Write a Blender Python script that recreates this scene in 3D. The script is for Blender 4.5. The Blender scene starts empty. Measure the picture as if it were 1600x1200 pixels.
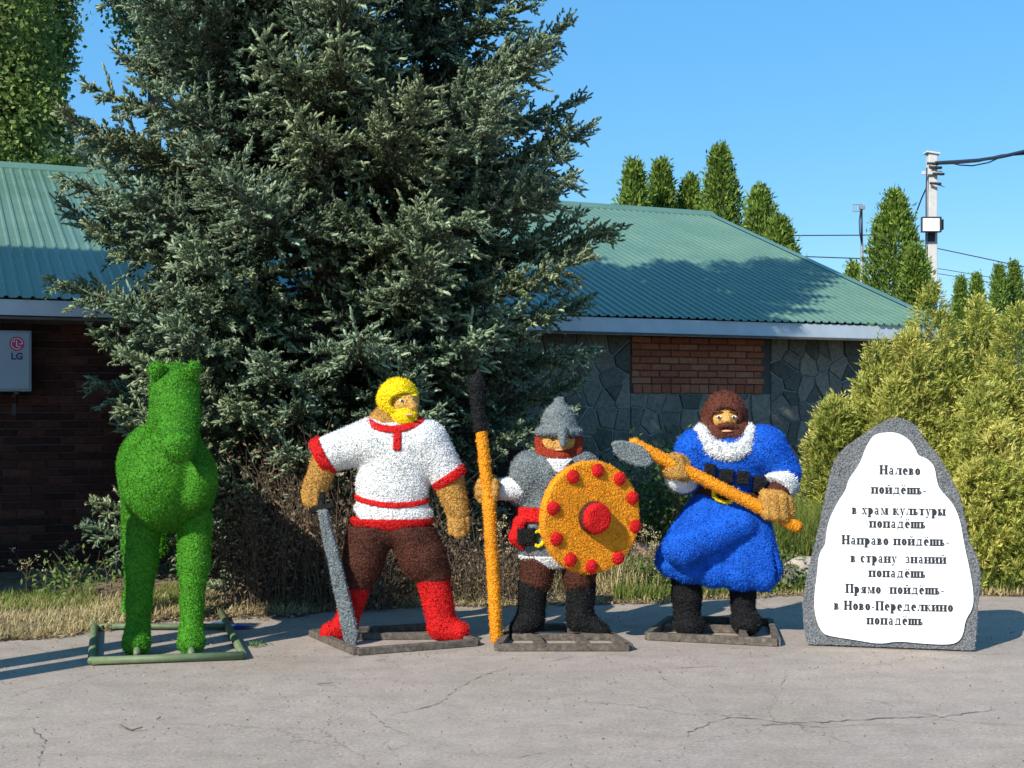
import bpy, math, random
import numpy as np
import openvdb as vdb
from mathutils import Vector, Matrix

# ------------------------------------------------------------------ camera, sky, sun, exposure
scene = bpy.context.scene
COL = scene.collection
F = 2065.0            # focal length in pixels of the 1600 px wide photograph
HOR = 635.0           # eye level row
cam_d = bpy.data.cameras.new("camera")
cam_d.sensor_width = 36.0
cam_d.lens = 36.0 * F / 1600.0
cam_d.shift_y = (HOR - 600.0) / 1600.0
cam_d.clip_start = 0.05
cam_d.clip_end = 2000.0
cam = bpy.data.objects.new("camera", cam_d)
cam.location = (0, 0, 1.6)
cam.rotation_euler = (math.radians(90), 0, 0)
COL.objects.link(cam)
scene.camera = cam

SUN_AZ, SUN_EL = 40.0, 36.0        # the light travels to the right and away from the camera
world = bpy.data.worlds.new("World")
scene.world = world
world.use_nodes = True
wn = world.node_tree
for n in list(wn.nodes):
    wn.nodes.remove(n)
sky = wn.nodes.new('ShaderNodeTexSky')
sky.sky_type = 'NISHITA'
sky.sun_disc = False
sky.sun_elevation = math.radians(SUN_EL)
sky.sun_rotation = math.radians(180 + SUN_AZ)
sky.altitude = 0
sky.air_density = 1.0
sky.dust_density = 0.3
sky.ozone_density = 3.0
bg = wn.nodes.new('ShaderNodeBackground')
bg.inputs['Strength'].default_value = 0.105
wo = wn.nodes.new('ShaderNodeOutputWorld')
hs = wn.nodes.new('ShaderNodeHueSaturation')
hs.inputs['Saturation'].default_value = 1.25
hs.inputs['Hue'].default_value = .492
hs.inputs['Value'].default_value = 1.25
wn.links.new(sky.outputs[0], hs.inputs['Color'])
hm_ = wn.nodes.new('ShaderNodeMix'); hm_.data_type = 'RGBA'
hm_.inputs[0].default_value = .55
hm_.inputs[7].default_value = (1.0, 3.45, 6.9, 1)      # even clear azure under the physical gradient
wn.links.new(hs.outputs[0], hm_.inputs[6])
wn.links.new(hm_.outputs[2], bg.inputs[0])
wn.links.new(bg.outputs[0], wo.inputs[0])

sd = bpy.data.lights.new("sun", 'SUN')
sd.energy = 5.0
sd.angle = math.radians(0.5)
sd.color = (1.0, 0.95, 0.86)
sun = bpy.data.objects.new("sun", sd)
a, e = math.radians(SUN_AZ), math.radians(SUN_EL)
LD = Vector((math.sin(a) * math.cos(e), math.cos(a) * math.cos(e), -math.sin(e)))
sun.rotation_euler = LD.to_track_quat('-Z', 'Y').to_euler()
sun.location = (-8, -8, 12)
COL.objects.link(sun)

scene.view_settings.view_transform = 'Standard'
scene.view_settings.look = 'None'
scene.view_settings.gamma = 1.0
scene.view_settings.use_curve_mapping = False
scene.view_settings.exposure = 0.45
scene.render.engine = 'CYCLES'
scene.cycles.max_bounces = 6
scene.cycles.transparent_max_bounces = 4
scene.cycles.use_denoising = True

rng = np.random.default_rng(7)
random.seed(7)


# ------------------------------------------------------------------ helpers
def P(X, Y, d):
    """world point seen at pixel X, Y of the photograph at distance d"""
    return np.array([(X - 800.0) / F * d, d, 1.6 + (HOR - Y) / F * d])


def G(X, Y):
    """ground point under pixel X, Y"""
    d = 1.6 * F / (Y - HOR)
    return np.array([(X - 800.0) / F * d, d, 0.0])


def tag(o, label=None, cat=None, group=None, kind=None):
    if label: o['label'] = label
    if cat: o['category'] = cat
    if group: o['group'] = group
    if kind: o['kind'] = kind
    return o


def link(o, parent=None):
    COL.objects.link(o)
    if parent is not None:
        o.parent = parent
        o.matrix_parent_inverse = Matrix.Translation(-parent_world(parent))
    return o


def parent_world(p):
    """meshes keep world coordinates, so only a top-level object's own location counts"""
    return Vector(p.location) if p.parent is None else Vector((0, 0, 0))


def empty(name, loc=(0, 0, 0)):
    o = bpy.data.objects.new(name, None)
    o.location = loc
    o.empty_display_size = 0.1
    COL.objects.link(o)
    return o


def mesh_data(name, V, Fs, mat=None, smooth=False, attr=None, mats=None, midx=None):
    """V (n,3); Fs list of face lists, or array (m,3)/(m,4), or list of such arrays"""
    me = bpy.data.meshes.new(name)
    V = np.asarray(V, dtype=np.float32)
    if isinstance(Fs, np.ndarray):
        Fs = [Fs]
    if len(Fs) and isinstance(Fs[0], np.ndarray) and Fs[0].ndim == 2:
        Fs = [f for f in Fs if len(f)]
        loops = np.concatenate([f.ravel() for f in Fs]).astype(np.int32)
        tot = np.concatenate([np.full(len(f), f.shape[1], np.int32) for f in Fs])
    else:
        loops = np.array([i for f in Fs for i in f], np.int32)
        tot = np.array([len(f) for f in Fs], np.int32)
    start = np.concatenate([[0], np.cumsum(tot)[:-1]]).astype(np.int32)
    me.vertices.add(len(V)); me.vertices.foreach_set('co', V.ravel())
    me.loops.add(len(loops)); me.loops.foreach_set('vertex_index', loops)
    me.polygons.add(len(tot)); me.polygons.foreach_set('loop_start', start)
    if smooth is True:
        me.polygons.foreach_set('use_smooth', np.ones(len(tot), bool))
    elif isinstance(smooth, np.ndarray):
        me.polygons.foreach_set('use_smooth', smooth)
    else:
        me.polygons.foreach_set('use_smooth', np.zeros(len(tot), bool))
    if attr is not None:
        at = me.attributes.new('var', 'FLOAT', 'POINT')
        at.data.foreach_set('value', np.asarray(attr, np.float32))
    for m in (mats or ([mat] if mat else [])):
        me.materials.append(m)
    if midx is not None:
        me.polygons.foreach_set('material_index', np.asarray(midx, np.int32))
    me.update()
    me.validate()
    return me


def mobj(name, V, Fs, mat, parent=None, **kw):
    o = bpy.data.objects.new(name, mesh_data(name, V, Fs, mat, **kw))
    return link(o, parent)


class MB:
    """collects shapes, builds one mesh"""
    def __init__(self):
        self.v = []; self.f = []
    def add(self, V, Fs):
        n = len(self.v)
        self.v += [tuple(map(float, p)) for p in V]
        self.f += [[i + n for i in f] for f in Fs]
        return self
    def obox(self, c, ax, ay, az):
        """box from a centre and three half-axis vectors"""
        c, ax, ay, az = (np.asarray(q, float) for q in (c, ax, ay, az))
        V = [c + i * ax + j * ay + k * az for k in (-1, 1) for j in (-1, 1) for i in (-1, 1)]
        return self.add(V, [[0, 2, 3, 1], [4, 5, 7, 6], [0, 1, 5, 4], [2, 6, 7, 3], [0, 4, 6, 2], [1, 3, 7, 5]])
    def box(self, lo, hi):
        lo, hi = np.asarray(lo, float), np.asarray(hi, float)
        h = (hi - lo) / 2
        return self.obox((lo + hi) / 2, (h[0], 0, 0), (0, h[1], 0), (0, 0, h[2]))
    def tube(self, pts, rad, n=8, cap=True):
        pts = [np.asarray(p, float) for p in pts]
        if not hasattr(rad, '__len__'): rad = [rad] * len(pts)
        base = len(self.v); ref = None
        for i, p in enumerate(pts):
            t = pts[min(i + 1, len(pts) - 1)] - pts[max(i - 1, 0)]
            t /= np.linalg.norm(t) + 1e-9
            if ref is None:
                ref = np.array([0, 0, 1.0]) if abs(t[2]) < .9 else np.array([1.0, 0, 0])
            b = np.cross(t, ref); b /= np.linalg.norm(b) + 1e-9
            ref = np.cross(b, t)
            for k in range(n):
                q = 2 * math.pi * k / n
                self.v.append(tuple(p + rad[i] * (math.cos(q) * b + math.sin(q) * ref)))
        for i in range(len(pts) - 1):
            for k in range(n):
                a0 = base + i * n + k; a1 = base + i * n + (k + 1) % n
                self.f.append([a0, a1, a1 + n, a0 + n])
        if cap:
            self.f.append([base + k for k in range(n)][::-1])
            self.f.append([base + (len(pts) - 1) * n + k for k in range(n)])
        return self
    def build(self, name, mat, parent=None, smooth=False, bevel=0):
        o = mobj(name, self.v, self.f, mat, parent, smooth=smooth)
        if bevel:
            m = o.modifiers.new('bevel', 'BEVEL'); m.width = bevel; m.segments = 2; m.limit_method = 'ANGLE'
        return o


# ------------------------------------------------------------------ materials
def new_mat(name, color=(.5, .5, .5), rough=.8, metal=0.0, spec=0.5):
    m = bpy.data.materials.new(name)
    m.use_nodes = True
    b = m.node_tree.nodes['Principled BSDF']
    b.inputs['Base Color'].default_value = (*color, 1)
    b.inputs['Roughness'].default_value = rough
    b.inputs['Metallic'].default_value = metal
    b.inputs['Specular IOR Level'].default_value = spec
    return m, m.node_tree, b


def node(nt, t, **kw):
    n = nt.nodes.new(t)
    for k, v in kw.items():
        setattr(n, k, v)
    return n


def ramp(nt, src, stops, interp='LINEAR'):
    r = node(nt, 'ShaderNodeValToRGB')
    r.color_ramp.interpolation = interp
    els = r.color_ramp.elements
    while len(els) < len(stops): els.new(.5)
    for el, (p, c) in zip(els, stops):
        el.position = p; el.color = (*c, 1) if len(c) == 3 else c
    nt.links.new(src, r.inputs[0])
    return r


def noise(nt, scale, detail=4, rough=.6, coord=None, vec='Object'):
    n = node(nt, 'ShaderNodeTexNoise')
    n.inputs['Scale'].default_value = scale
    n.inputs['Detail'].default_value = detail
    n.inputs['Roughness'].default_value = rough
    if coord is None:
        coord = node(nt, 'ShaderNodeTexCoord').outputs[vec]
    nt.links.new(coord, n.inputs['Vector'])
    return n


def mix(nt, fac, a, b, mode='MIX'):
    m = node(nt, 'ShaderNodeMix', data_type='RGBA', blend_type=mode)
    for sock, v in ((m.inputs[0], fac), (m.inputs[6], a), (m.inputs[7], b)):
        if isinstance(v, (int, float)): sock.default_value = v
        elif isinstance(v, tuple): sock.default_value = (*v, 1)
        else: nt.links.new(v, sock)
    return m.outputs[2]


def bump(nt, b, height, strength=.5, dist=.01):
    n = node(nt, 'ShaderNodeBump')
    n.inputs['Strength'].default_value = strength
    n.inputs['Distance'].default_value = dist
    nt.links.new(height, n.inputs['Height'])
    nt.links.new(n.outputs[0], b.inputs['Normal'])


def sc(c, k):
    return tuple(min(1.0, v * k) for v in c)


def turf_mat(name, c, spread=.35, rough=.75):
    m, nt, b = new_mat(name, c, rough, spec=.25)
    at = node(nt, 'ShaderNodeAttribute', attribute_name='var')
    n = noise(nt, 9, 3)
    r = ramp(nt, at.outputs['Fac'], [(0, sc(c, 1 - spread)), (.6, c), (1, sc(c, 1 + spread))])
    n2 = ramp(nt, n.outputs['Fac'], [(.3, (.82,) * 3), (.7, (1.08,) * 3)])
    nt.links.new(mix(nt, 1.0, r.outputs[0], n2.outputs[0], 'MULTIPLY'), b.inputs['Base Color'])
    f = noise(nt, 70, 2)
    bump(nt, b, f.outputs['Fac'], 1.0, .02)
    return m


def plain_mat(name, c, rough=.7, var=.15, scale=8, metal=0, bmp=.2, bscale=60):
    m, nt, b = new_mat(name, c, rough, metal)
    n = noise(nt, scale, 5)
    r = ramp(nt, n.outputs['Fac'], [(.25, sc(c, 1 - var)), (.75, sc(c, 1 + var))])
    nt.links.new(r.outputs[0], b.inputs['Base Color'])
    if bmp:
        bump(nt, b, noise(nt, bscale, 4).outputs['Fac'], bmp, .004)
    return m


def leaf_mat(name, stops, rough=.55, trans=.25, spec=.3):
    """foliage: colour by the leaf's own random value, with a little light passing through"""
    m, nt, b = new_mat(name, (.1, .2, .1), rough, spec=spec)
    at = node(nt, 'ShaderNodeAttribute', attribute_name='var')
    r = ramp(nt, at.outputs['Fac'], stops)
    n = noise(nt, 1.7, 3)
    k = ramp(nt, n.outputs['Fac'], [(.3, (.75,) * 3), (.7, (1.15,) * 3)])
    c = mix(nt, 1.0, r.outputs[0], k.outputs[0], 'MULTIPLY')
    nt.links.new(c, b.inputs['Base Color'])
    if trans:
        t = node(nt, 'ShaderNodeBsdfTranslucent')
        nt.links.new(c, t.inputs[0])
        ms = node(nt, 'ShaderNodeMixShader'); ms.inputs[0].default_value = trans
        out = nt.nodes['Material Output']
        nt.links.new(b.outputs[0], ms.inputs[1]); nt.links.new(t.outputs[0], ms.inputs[2])
        nt.links.new(ms.outputs[0], out.inputs[0])
    return m


def brick_mat(name, cols, dirt=.35):
    m, nt, b = new_mat(name, cols[1], .9, spec=.2)
    oi = node(nt, 'ShaderNodeObjectInfo')
    r = ramp(nt, oi.outputs['Random'], [(0, cols[0]), (.5, cols[1]), (1, cols[2])])
    co = node(nt, 'ShaderNodeNewGeometry').outputs['Position']
    n = noise(nt, 22, 6, .7, co)
    k = ramp(nt, n.outputs['Fac'], [(.3, (1 - dirt,) * 3), (.7, (1.1,) * 3)])
    nt.links.new(mix(nt, 1.0, r.outputs[0], k.outputs[0], 'MULTIPLY'), b.inputs['Base Color'])
    bump(nt, b, noise(nt, 90, 4, .7, co).outputs['Fac'], .5, .004)
    return m


M = {}
M['green'] = turf_mat('turf_green', (.070, .30, .012), .5)
M['white'] = turf_mat('turf_white', (.80, .80, .78), .10)
M['red'] = turf_mat('turf_red', (.70, .010, .010), .28)
M['brown'] = turf_mat('turf_brown', (.105, .032, .018), .5)
M['hairbrown'] = turf_mat('turf_hair_brown', (.15, .042, .022), .5)
M['skin'] = turf_mat('turf_ochre', (.55, .29, .065), .35)
M['face'] = turf_mat('turf_face', (.70, .39, .10), .2)
M['yellow'] = turf_mat('turf_yellow', (.92, .68, .005), .16)
M['grey'] = turf_mat('turf_grey', (.23, .265, .27), .5)
M['stonegrey'] = turf_mat('turf_stone_grey', (.23, .24, .25), .6)
M['orange'] = turf_mat('turf_orange', (.88, .33, .012), .2)
M['blue'] = turf_mat('turf_blue', (.006, .125, .68), .35)
M['black'] = turf_mat('turf_black', (.013, .013, .014), 2.5)
M['rust'] = turf_mat('turf_rust', (.42, .045, .015), .5)
M['eyew'] = plain_mat('eye_white', (.75, .72, .66), .5, .02, bmp=0)
M['eyeb'] = plain_mat('eye_black', (.02, .012, .01), .5, .02, bmp=0)
M['lip'] = plain_mat('lip', (.62, .30, .17), .7, .1)
M['trunk'] = plain_mat('bark', (.075, .055, .042), .95, .4, 14, bmp=.8, bscale=40)
M['twig'] = plain_mat('twig', (.12, .085, .06), .95, .3, 14)


# ------------------------------------------------------------------ ground
def asphalt_mat():
    m, nt, b = new_mat('asphalt', (.3, .28, .26), .9, spec=.25)
    co = node(nt, 'ShaderNodeTexCoord').outputs['Object']
    big = noise(nt, .55, 5, .6, co)
    mid = noise(nt, 5, 6, .7, co)
    fine = noise(nt, 48, 4, .9, co)
    base = ramp(nt, big.outputs['Fac'], [(.3, (.32, .272, .216)), (.5, (.36, .298, .252)), (.7, (.375, .322, .26))])
    k = ramp(nt, mid.outputs['Fac'], [(.28, (.80,) * 3), (.6, (1.02,) * 3), (.8, (1.08,) * 3)])
    c = mix(nt, 1.0, base.outputs[0], k.outputs[0], 'MULTIPLY')
    k2 = ramp(nt, fine.outputs['Fac'], [(.32, (.30,) * 3), (.43, (.88,) * 3), (.56, (1.0,) * 3), (.68, (1.6,) * 3)])
    c = mix(nt, .85, c, k2.outputs[0], 'MULTIPLY')
    # stretched stains along the walking direction
    mp = node(nt, 'ShaderNodeMapping'); mp.inputs['Scale'].default_value = (.6, 2.6, 1)
    nt.links.new(co, mp.inputs[0])
    st = noise(nt, 1.6, 6, .65, mp.outputs[0])
    k3 = ramp(nt, st.outputs['Fac'], [(.36, (.84, .83, .80)), (.5, (1, 1, 1))])
    c = mix(nt, .45, c, k3.outputs[0], 'MULTIPLY')
    # hairline crazing
    wob = noise(nt, 1.8, 5, .7, co)
    mx = mix(nt, .28, co, wob.outputs['Color'])
    v = node(nt, 'ShaderNodeTexVoronoi', feature='DISTANCE_TO_EDGE')
    v.inputs['Scale'].default_value = .75
    nt.links.new(mx, v.inputs['Vector'])
    cr = ramp(nt, v.outputs['Distance'], [(0, (.62, .58, .55)), (.003, (1, 1, 1))])
    gate = noise(nt, .8, 2, .5, co)
    g = ramp(nt, gate.outputs['Fac'], [(.46, (0, 0, 0)), (.54, (1, 1, 1))])
    c = mix(nt, g.outputs[0], c, mix(nt, 1.0, c, cr.outputs[0], 'MULTIPLY'))
    nt.links.new(c, b.inputs['Base Color'])
    ad = node(nt, 'ShaderNodeMath', operation='ADD')
    nt.links.new(fine.outputs['Fac'], ad.inputs[0]); nt.links.new(mid.outputs['Fac'], ad.inputs[1])
    bump(nt, b, ad.outputs[0], .55, .006)
    return m


def soil_mat():
    m, nt, b = new_mat('soil', (.2, .15, .1), 1.0, spec=.1)
    co = node(nt, 'ShaderNodeTexCoord').outputs['Object']
    n = noise(nt, 7, 8, .75, co)
    r = ramp(nt, n.outputs['Fac'], [(.3, (.10, .075, .05)), (.5, (.24, .18, .115)), (.7, (.36, .29, .19))])
    nt.links.new(r.outputs[0], b.inputs['Base Color'])
    bump(nt, b, noise(nt, 45, 6, .8, co).outputs['Fac'], 1, .03)
    return m


M['asphalt'] = asphalt_mat()
M['soil'] = soil_mat()
M['crack'] = plain_mat('crack_dirt', (.17, .145, .12), 1, .3)
ter = mobj('ground', [(-400, -60, -.02), (400, -60, -.02), (400, 900, -.02), (-400, 900, -.02)], [[0, 1, 2, 3]],
           plain_mat('far_ground', (.16, .17, .08), 1, .3, .5))
tag(ter, kind='structure')

# back edge of the pavement, left to right
edge = [(-14, 6.2), (-7, 7.9)] + [tuple(G(X, Y)[:2]) for X, Y in
        ((0, 1001), (70, 998), (150, 985), (250, 969), (350, 966), (450, 962), (560, 952), (700, 948), (850, 946), (1000, 944),
         (1100, 938), (1250, 931), (1400, 929), (1600, 932))] + [(6, 11.0), (11, 10.7), (30, 10)]
e2 = []
for (x0, y0), (x1, y1) in zip(edge[:-1], edge[1:]):
    n = max(2, int(math.hypot(x1 - x0, y1 - y0) / .06))
    for i in range(n):
        q = i / n
        e2.append((x0 + (x1 - x0) * q, y0 + (y1 - y0) * q + .035 * math.sin(x0 * 9 + q * 7) + random.uniform(-.022, .022)))
e2.append(edge[-1])
V = []; Fc = []
for x, y in e2:
    V += [(x, -30, 0.0), (x, y, 0.0), (x, y + .012, -.03)]
for i in range(len(e2) - 1):
    a0 = 3 * i
    Fc += [[a0, a0 + 3, a0 + 4, a0 + 1], [a0 + 1, a0 + 4, a0 + 5, a0 + 2]]
tag(mobj('pavement', V, Fc, M['asphalt']), kind='structure')


def edge_y(x):
    return float(np.interp(x, [p[0] for p in e2], [p[1] for p in e2]))


# verge: uneven soil strip behind the pavement
xs = np.linspace(-14, 14, 240); ws = np.linspace(-.12, 9, 90)
V = []; 
for x in xs:
    ey = edge_y(x)
    for w in ws:
        h = -.015 if w < 0 else .045 * min(1, w / .5) + .03 * math.sin(x * 3.1 + w * 2) * min(1, w) + .02 * random.random() * min(1, w * 3)
        V.append((x, ey + w, h - .008))
nw = len(ws)
Fq = np.array([[i * nw + j, (i + 1) * nw + j, (i + 1) * nw + j + 1, i * nw + j + 1] for i in range(len(xs) - 1) for j in range(nw - 1)])
tag(mobj('soil_verge', V, Fq, M['soil'], smooth=True), kind='structure')


def ribbon_crack(pts, w0=.006, seed=0):
    r = random.Random(seed)
    P3 = [G(*p) for p in pts]
    L = []
    for a_, b_ in zip(P3[:-1], P3[1:]):
        n = max(2, int(np.linalg.norm(b_ - a_) / .03))
        for i in range(n):
            q = a_ + (b_ - a_) * i / n
            L.append((q[0] + r.uniform(-.012, .012), q[1] + r.uniform(-.014, .014)))
    L.append(tuple(P3[-1][:2]))
    V = []; Fs = []
    for i, (x, y) in enumerate(L):
        k = min(i, len(L) - 1 - i) / 5
        w = w0 * min(1, k) * r.uniform(.25, 1.25)
        V += [(x, y - w, .004), (x + r.uniform(-.003, .003), y + w, .004)]
    for i in range(len(L) - 1):
        Fs.append([2 * i, 2 * i + 2, 2 * i + 3, 2 * i + 1])
    return V, Fs


cracks = [
    [(800, 1042), (752, 1056), (722, 1072), (690, 1096), (682, 1101), (640, 1112), (600, 1118)],
    [(572, 1108), (590, 1124), (600, 1133), (640, 1150)],
    [(600, 1160), (608, 1172), (622, 1170), (640, 1162)],
    [(50, 1137), (60, 1150), (70, 1158), (63, 1178), (60, 1199)],
    [(1028, 1045), (1034, 1060), (1056, 1074), (1066, 1075)],
    [(1060, 1082), (1078, 1095), (1098, 1108)],
    [(1078, 1158), (1076, 1145), (1110, 1130), (1135, 1122), (1180, 1124), (1230, 1130), (1300, 1128), (1400, 1122), (1470, 1120)],
    [(1150, 1134), (1240, 1132), (1290, 1138), (1370, 1130)],
    [(1340, 1090), (1380, 1098), (1420, 1112), (1470, 1121), (1540, 1112), (1575, 1106)],
    [(1230, 1052), (1224, 1064), (1221, 1071)],
    [(1376, 1034), (1372, 1042)],
    [(1040, 1046), (1090, 1043), (1135, 1041)],
    [(800, 1190), (830, 1180), (870, 1174)], [(1000, 1188), (1030, 1185), (1058, 1182)],
    [(850, 1036), (880, 1030), (905, 1023)], [(1290, 1040), (1330, 1043)],
]
pav = bpy.data.objects['pavement']
for i, c in enumerate(cracks):
    V, Fs = ribbon_crack(c, .0065 if i in (0, 3, 6) else .0045, i)
    mobj('crack', V, Fs, M['crack'], pav)


# ------------------------------------------------------------------ the long brick building
U = np.array([.914, .406, 0]); U /= np.linalg.norm(U)
NF = np.array([U[1], -U[0], 0])          # towards the camera
P0 = np.array([-4.84, 12.5, 0])


def W(t, w, z):
    return P0 + t * U + w * NF + np.array([0, 0, z])


TE = 11.1; T0 = -7.0; RUN = 5.54; SL = .3847; ZE = 2.6
bld = empty('brick_building', W(3, -4, 0))
tag(bld, 'long low building of brick and flagstone under a green ribbed metal roof behind the spruce', 'building')
M['mortar'] = plain_mat('mortar', (.085, .075, .07), .95, .25, 12, bmp=.6)
M['stonemortar'] = plain_mat('stone_mortar', (.34, .36, .36), .95, .3, 9, bmp=.7)
wm = MB()
zt = 2.44
# front wall core in two materials, then side and back walls
core = MB().obox(W((T0 + 5.4) / 2, -.11, zt / 2), U * (5.4 - T0) / 2, NF * .11, (0, 0, zt / 2)).build('wall', M['mortar'], bld)
core['label'] = 'dark brick front wall'
core2 = MB().obox(W((10.7 + 5.4) / 2, -.11, zt / 2), U * (10.7 - 5.4) / 2, NF * .11, (0, 0, zt / 2)).build('wall', M['stonemortar'], bld)
core2['label'] = 'front wall clad in flat irregular stones'
side = MB()
depth = 2 * RUN - 1.0
for t in (T0 + .1, 10.6):
    side.obox(W(t, -.22 - (depth - .22) / 2, zt / 2), U * .1, NF * (depth - .22) / 2, (0, 0, zt / 2))
    zr = ZE + SL * (RUN - .5)
    A = [W(t - .1, -.05, zt), W(t - .1, -depth, zt), W(t - .1, -(RUN - .5), zr - .1)]
    B = [p + U * .2 for p in A]
    side.add(A + B, [[0, 1, 2], [5, 4, 3], [0, 3, 4, 1], [1, 4, 5, 2], [2, 5, 3, 0]])
side.obox(W((T0 + 10.7) / 2, -depth - .1, zt / 2), U * (10.7 - T0) / 2, NF * .1, (0, 0, zt / 2))
side.build('side_wall', M['mortar'], bld)

# --- bricks on the left part
M['brick'] = brick_mat('old_brick', [(.045, .018, .014), (.085, .028, .02), (.13, .048, .034)], .5)
M['brick2'] = brick_mat('orange_brick', [(.36, .11, .06), (.48, .15, .08), (.52, .21, .12)])


def brick_me(name, l, h, d, mat, seed):
    r = random.Random(seed)
    j = lambda k=.0025: r.uniform(-k, k)
    V = []
    # back rectangle, front slightly smaller (worn arrises)
    for (yy, ins) in ((0, 0), (d * .7, 0), (d, .005)):
        for sx, sz in ((-1, -1), (1, -1), (1, 1), (-1, 1)):
            V.append((sx * (l / 2 - ins) + j(), -yy + j(.001), sz * (h / 2 - ins) + j()))
    Fs = []
    for i in range(2):
        for k in range(4):
            a_, b_ = i * 4 + k, i * 4 + (k + 1) % 4
            Fs.append([a_, b_, b_ + 4, a_ + 4])
    Fs.append([8, 9, 10, 11])
    return mesh_data(name, V, Fs, mat)


rotz = math.atan2(U[1], U[0])
bms = [brick_me('brick', .25, .065, .022, M['brick'], k) for k in range(5)]
bmo = [brick_me('brick', .25, .068, .022, M['brick2'], 10 + k) for k in range(5)]
bmhalf = [brick_me('brick', .10, .068, .022, M['brick2'], 30 + k) for k in range(2)]
bmh = [brick_me('brick', .118, .10, .022, M['brick2'], 20 + k) for k in range(4)]


def put(me, name, t, w, z, parent, rz=0):
    o = bpy.data.objects.new(name, me)
    p = W(t, w, z)
    o.location = p
    o.rotation_euler = (random.uniform(-.01, .01), random.uniform(-.008, .008), rotz + rz)
    link(o, parent)
    return o


stuffV, stuffF = [], []
row = 0; z = .04
nb = 0
while z < 2.42:
    off = .13 if row % 2 else 0
    t = T0 + off + .13
    while t < 5.35:
        if -.2 < t < 2.15 and .32 < z:
            put(random.choice(bms), 'brick', t, random.uniform(-.003, .003), z, core); nb += 1
        else:
            me = bms[row % 5]
            base = len(stuffV)
            p = W(t, 0, z)
            for v in me.vertices:
                c = v.co
                stuffV.append(p + U * c.x - NF * c.y + np.array([0, 0, c.z]))
            stuffF += [[base + i for i in f.vertices] for f in me.polygons]
        t += .26
    z += .077; row += 1
so = mobj('brickwork', stuffV, stuffF, M['brick'], core)
so['kind'] = 'stuff'

# --- flagstones (voronoi cells clipped around the bricked-up opening)
M['stone'] = brick_mat('flagstone', [(.13, .13, .11), (.24, .225, .19), (.37, .33, .26)], .55)


def clip_poly(poly, nx, ny, c):
    out = []
    for i in range(len(poly)):
        a_, b_ = poly[i], poly[(i + 1) % len(poly)]
        da = a_[0] * nx + a_[1] * ny - c; db = b_[0] * nx + b_[1] * ny - c
        if da <= 0: out.append(a_)
        if (da < 0 < db) or (db < 0 < da):
            q = da / (da - db); out.append((a_[0] + (b_[0] - a_[0]) * q, a_[1] + (b_[1] - a_[1]) * q))
    return out


PT0, PT1, PZ0, PZ1 = 6.80, 8.70, 1.86, 2.43
def cells(x0, x1, y0, y1, size, rs):
    nx = max(1, round((x1 - x0) / size)); ny = max(1, round((y1 - y0) / size))
    pts = []
    for i in range(nx):
        for j in range(ny):
            pts.append((x0 + (i + rs.uniform(.0, 1.0)) * (x1 - x0) / nx, y0 + (j + rs.uniform(.0, 1.0)) * (y1 - y0) / ny))
    res = []
    for i, p in enumerate(pts):
        poly = [(x0, y0), (x1, y0), (x1, y1), (x0, y1)]
        for k, q in enumerate(pts):
            if k == i or abs(q[0] - p[0]) > 3 * size or abs(q[1] - p[1]) > 3 * size: continue
            nx_, ny_ = q[0] - p[0], q[1] - p[1]
            l = math.hypot(nx_, ny_)
            if l < 1e-6: continue
            c = ((q[0] + p[0]) / 2 * nx_ + (q[1] + p[1]) / 2 * ny_) / l - .004 - .007 * ((i * 7 + k * 7) % 5) / 4
            poly = clip_poly(poly, nx_ / l, ny_ / l, c)
            if len(poly) < 3: break
        if len(poly) >= 3:
            ar = abs(sum(poly[i][0] * poly[(i + 1) % len(poly)][1] - poly[(i + 1) % len(poly)][0] * poly[i][1] for i in range(len(poly)))) / 2
            if ar > .004: res.append(poly)
    return res


rs = random.Random(3)
regs = [(5.42, PT0 - .025, .02, 2.43), (PT1 + .025, 10.68, .02, 2.43), (PT0 - .012, PT1 + .012, .02, PZ0 - .12)]
for rg in regs:
    for poly in cells(*rg, .225, rs):
        cx = sum(p[0] for p in poly) / len(poly); cy = sum(p[1] for p in poly) / len(poly)
        d = rs.uniform(.012, .03)
        V = []; n = len(poly)
        for (ww, ins) in ((0, 1.0), (d * .8, .985), (d, .93)):
            for x, y in poly:
                x2 = cx + (x - cx) * ins; y2 = cy + (y - cy) * ins
                V.append(((x2 - cx), -ww + rs.uniform(-.002, .002), y2 - cy))
        Fs = [[i * n + k, i * n + (k + 1) % n, (i + 1) * n + (k + 1) % n, (i + 1) * n + k] for i in range(2) for k in range(n)]
        Fs.append([2 * n + k for k in range(n)])
        put(mesh_data('stone', V, Fs, M['stone']), 'stone', cx, .001, cy, core2)

# plaster lintel strip left of the patch and the infill itself
inf = MB().obox(W((PT0 + PT1) / 2, .004, (PZ0 + PZ1) / 2 - .06), U * (PT1 - PT0 + .04) / 2, NF * .004, (0, 0, (PZ1 - PZ0) / 2 + .05)).build('wall_infill', M['mortar'], bld)
inf['label'] = 'opening bricked up with orange brick'
z = PZ0 + .04; row = 0
while z < PZ1:
    t = PT0 + (.13 if row % 2 else .02) + .1
    if row % 2: put(rs.choice(bmhalf), 'brick', PT0 + .047, .008 + rs.uniform(0, .005), z, inf)
    while t < PT1 - .12:
        put(rs.choice(bmo), 'brick', t, .008 + rs.uniform(0, .005), z, inf)
        t += .262
    if PT1 - (t - .131) > .09: put(rs.choice(bmhalf), 'brick', min(t - .131 + .055, PT1 - .04), .008, z, inf)
    z += .079; row += 1
t = PT0 + .07
while t < PT1 - .04:
    put(rs.choice(bmh), 'brick', t, .008 + rs.uniform(0, .004), PZ0 - .055, inf)
    t += .128

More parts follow.
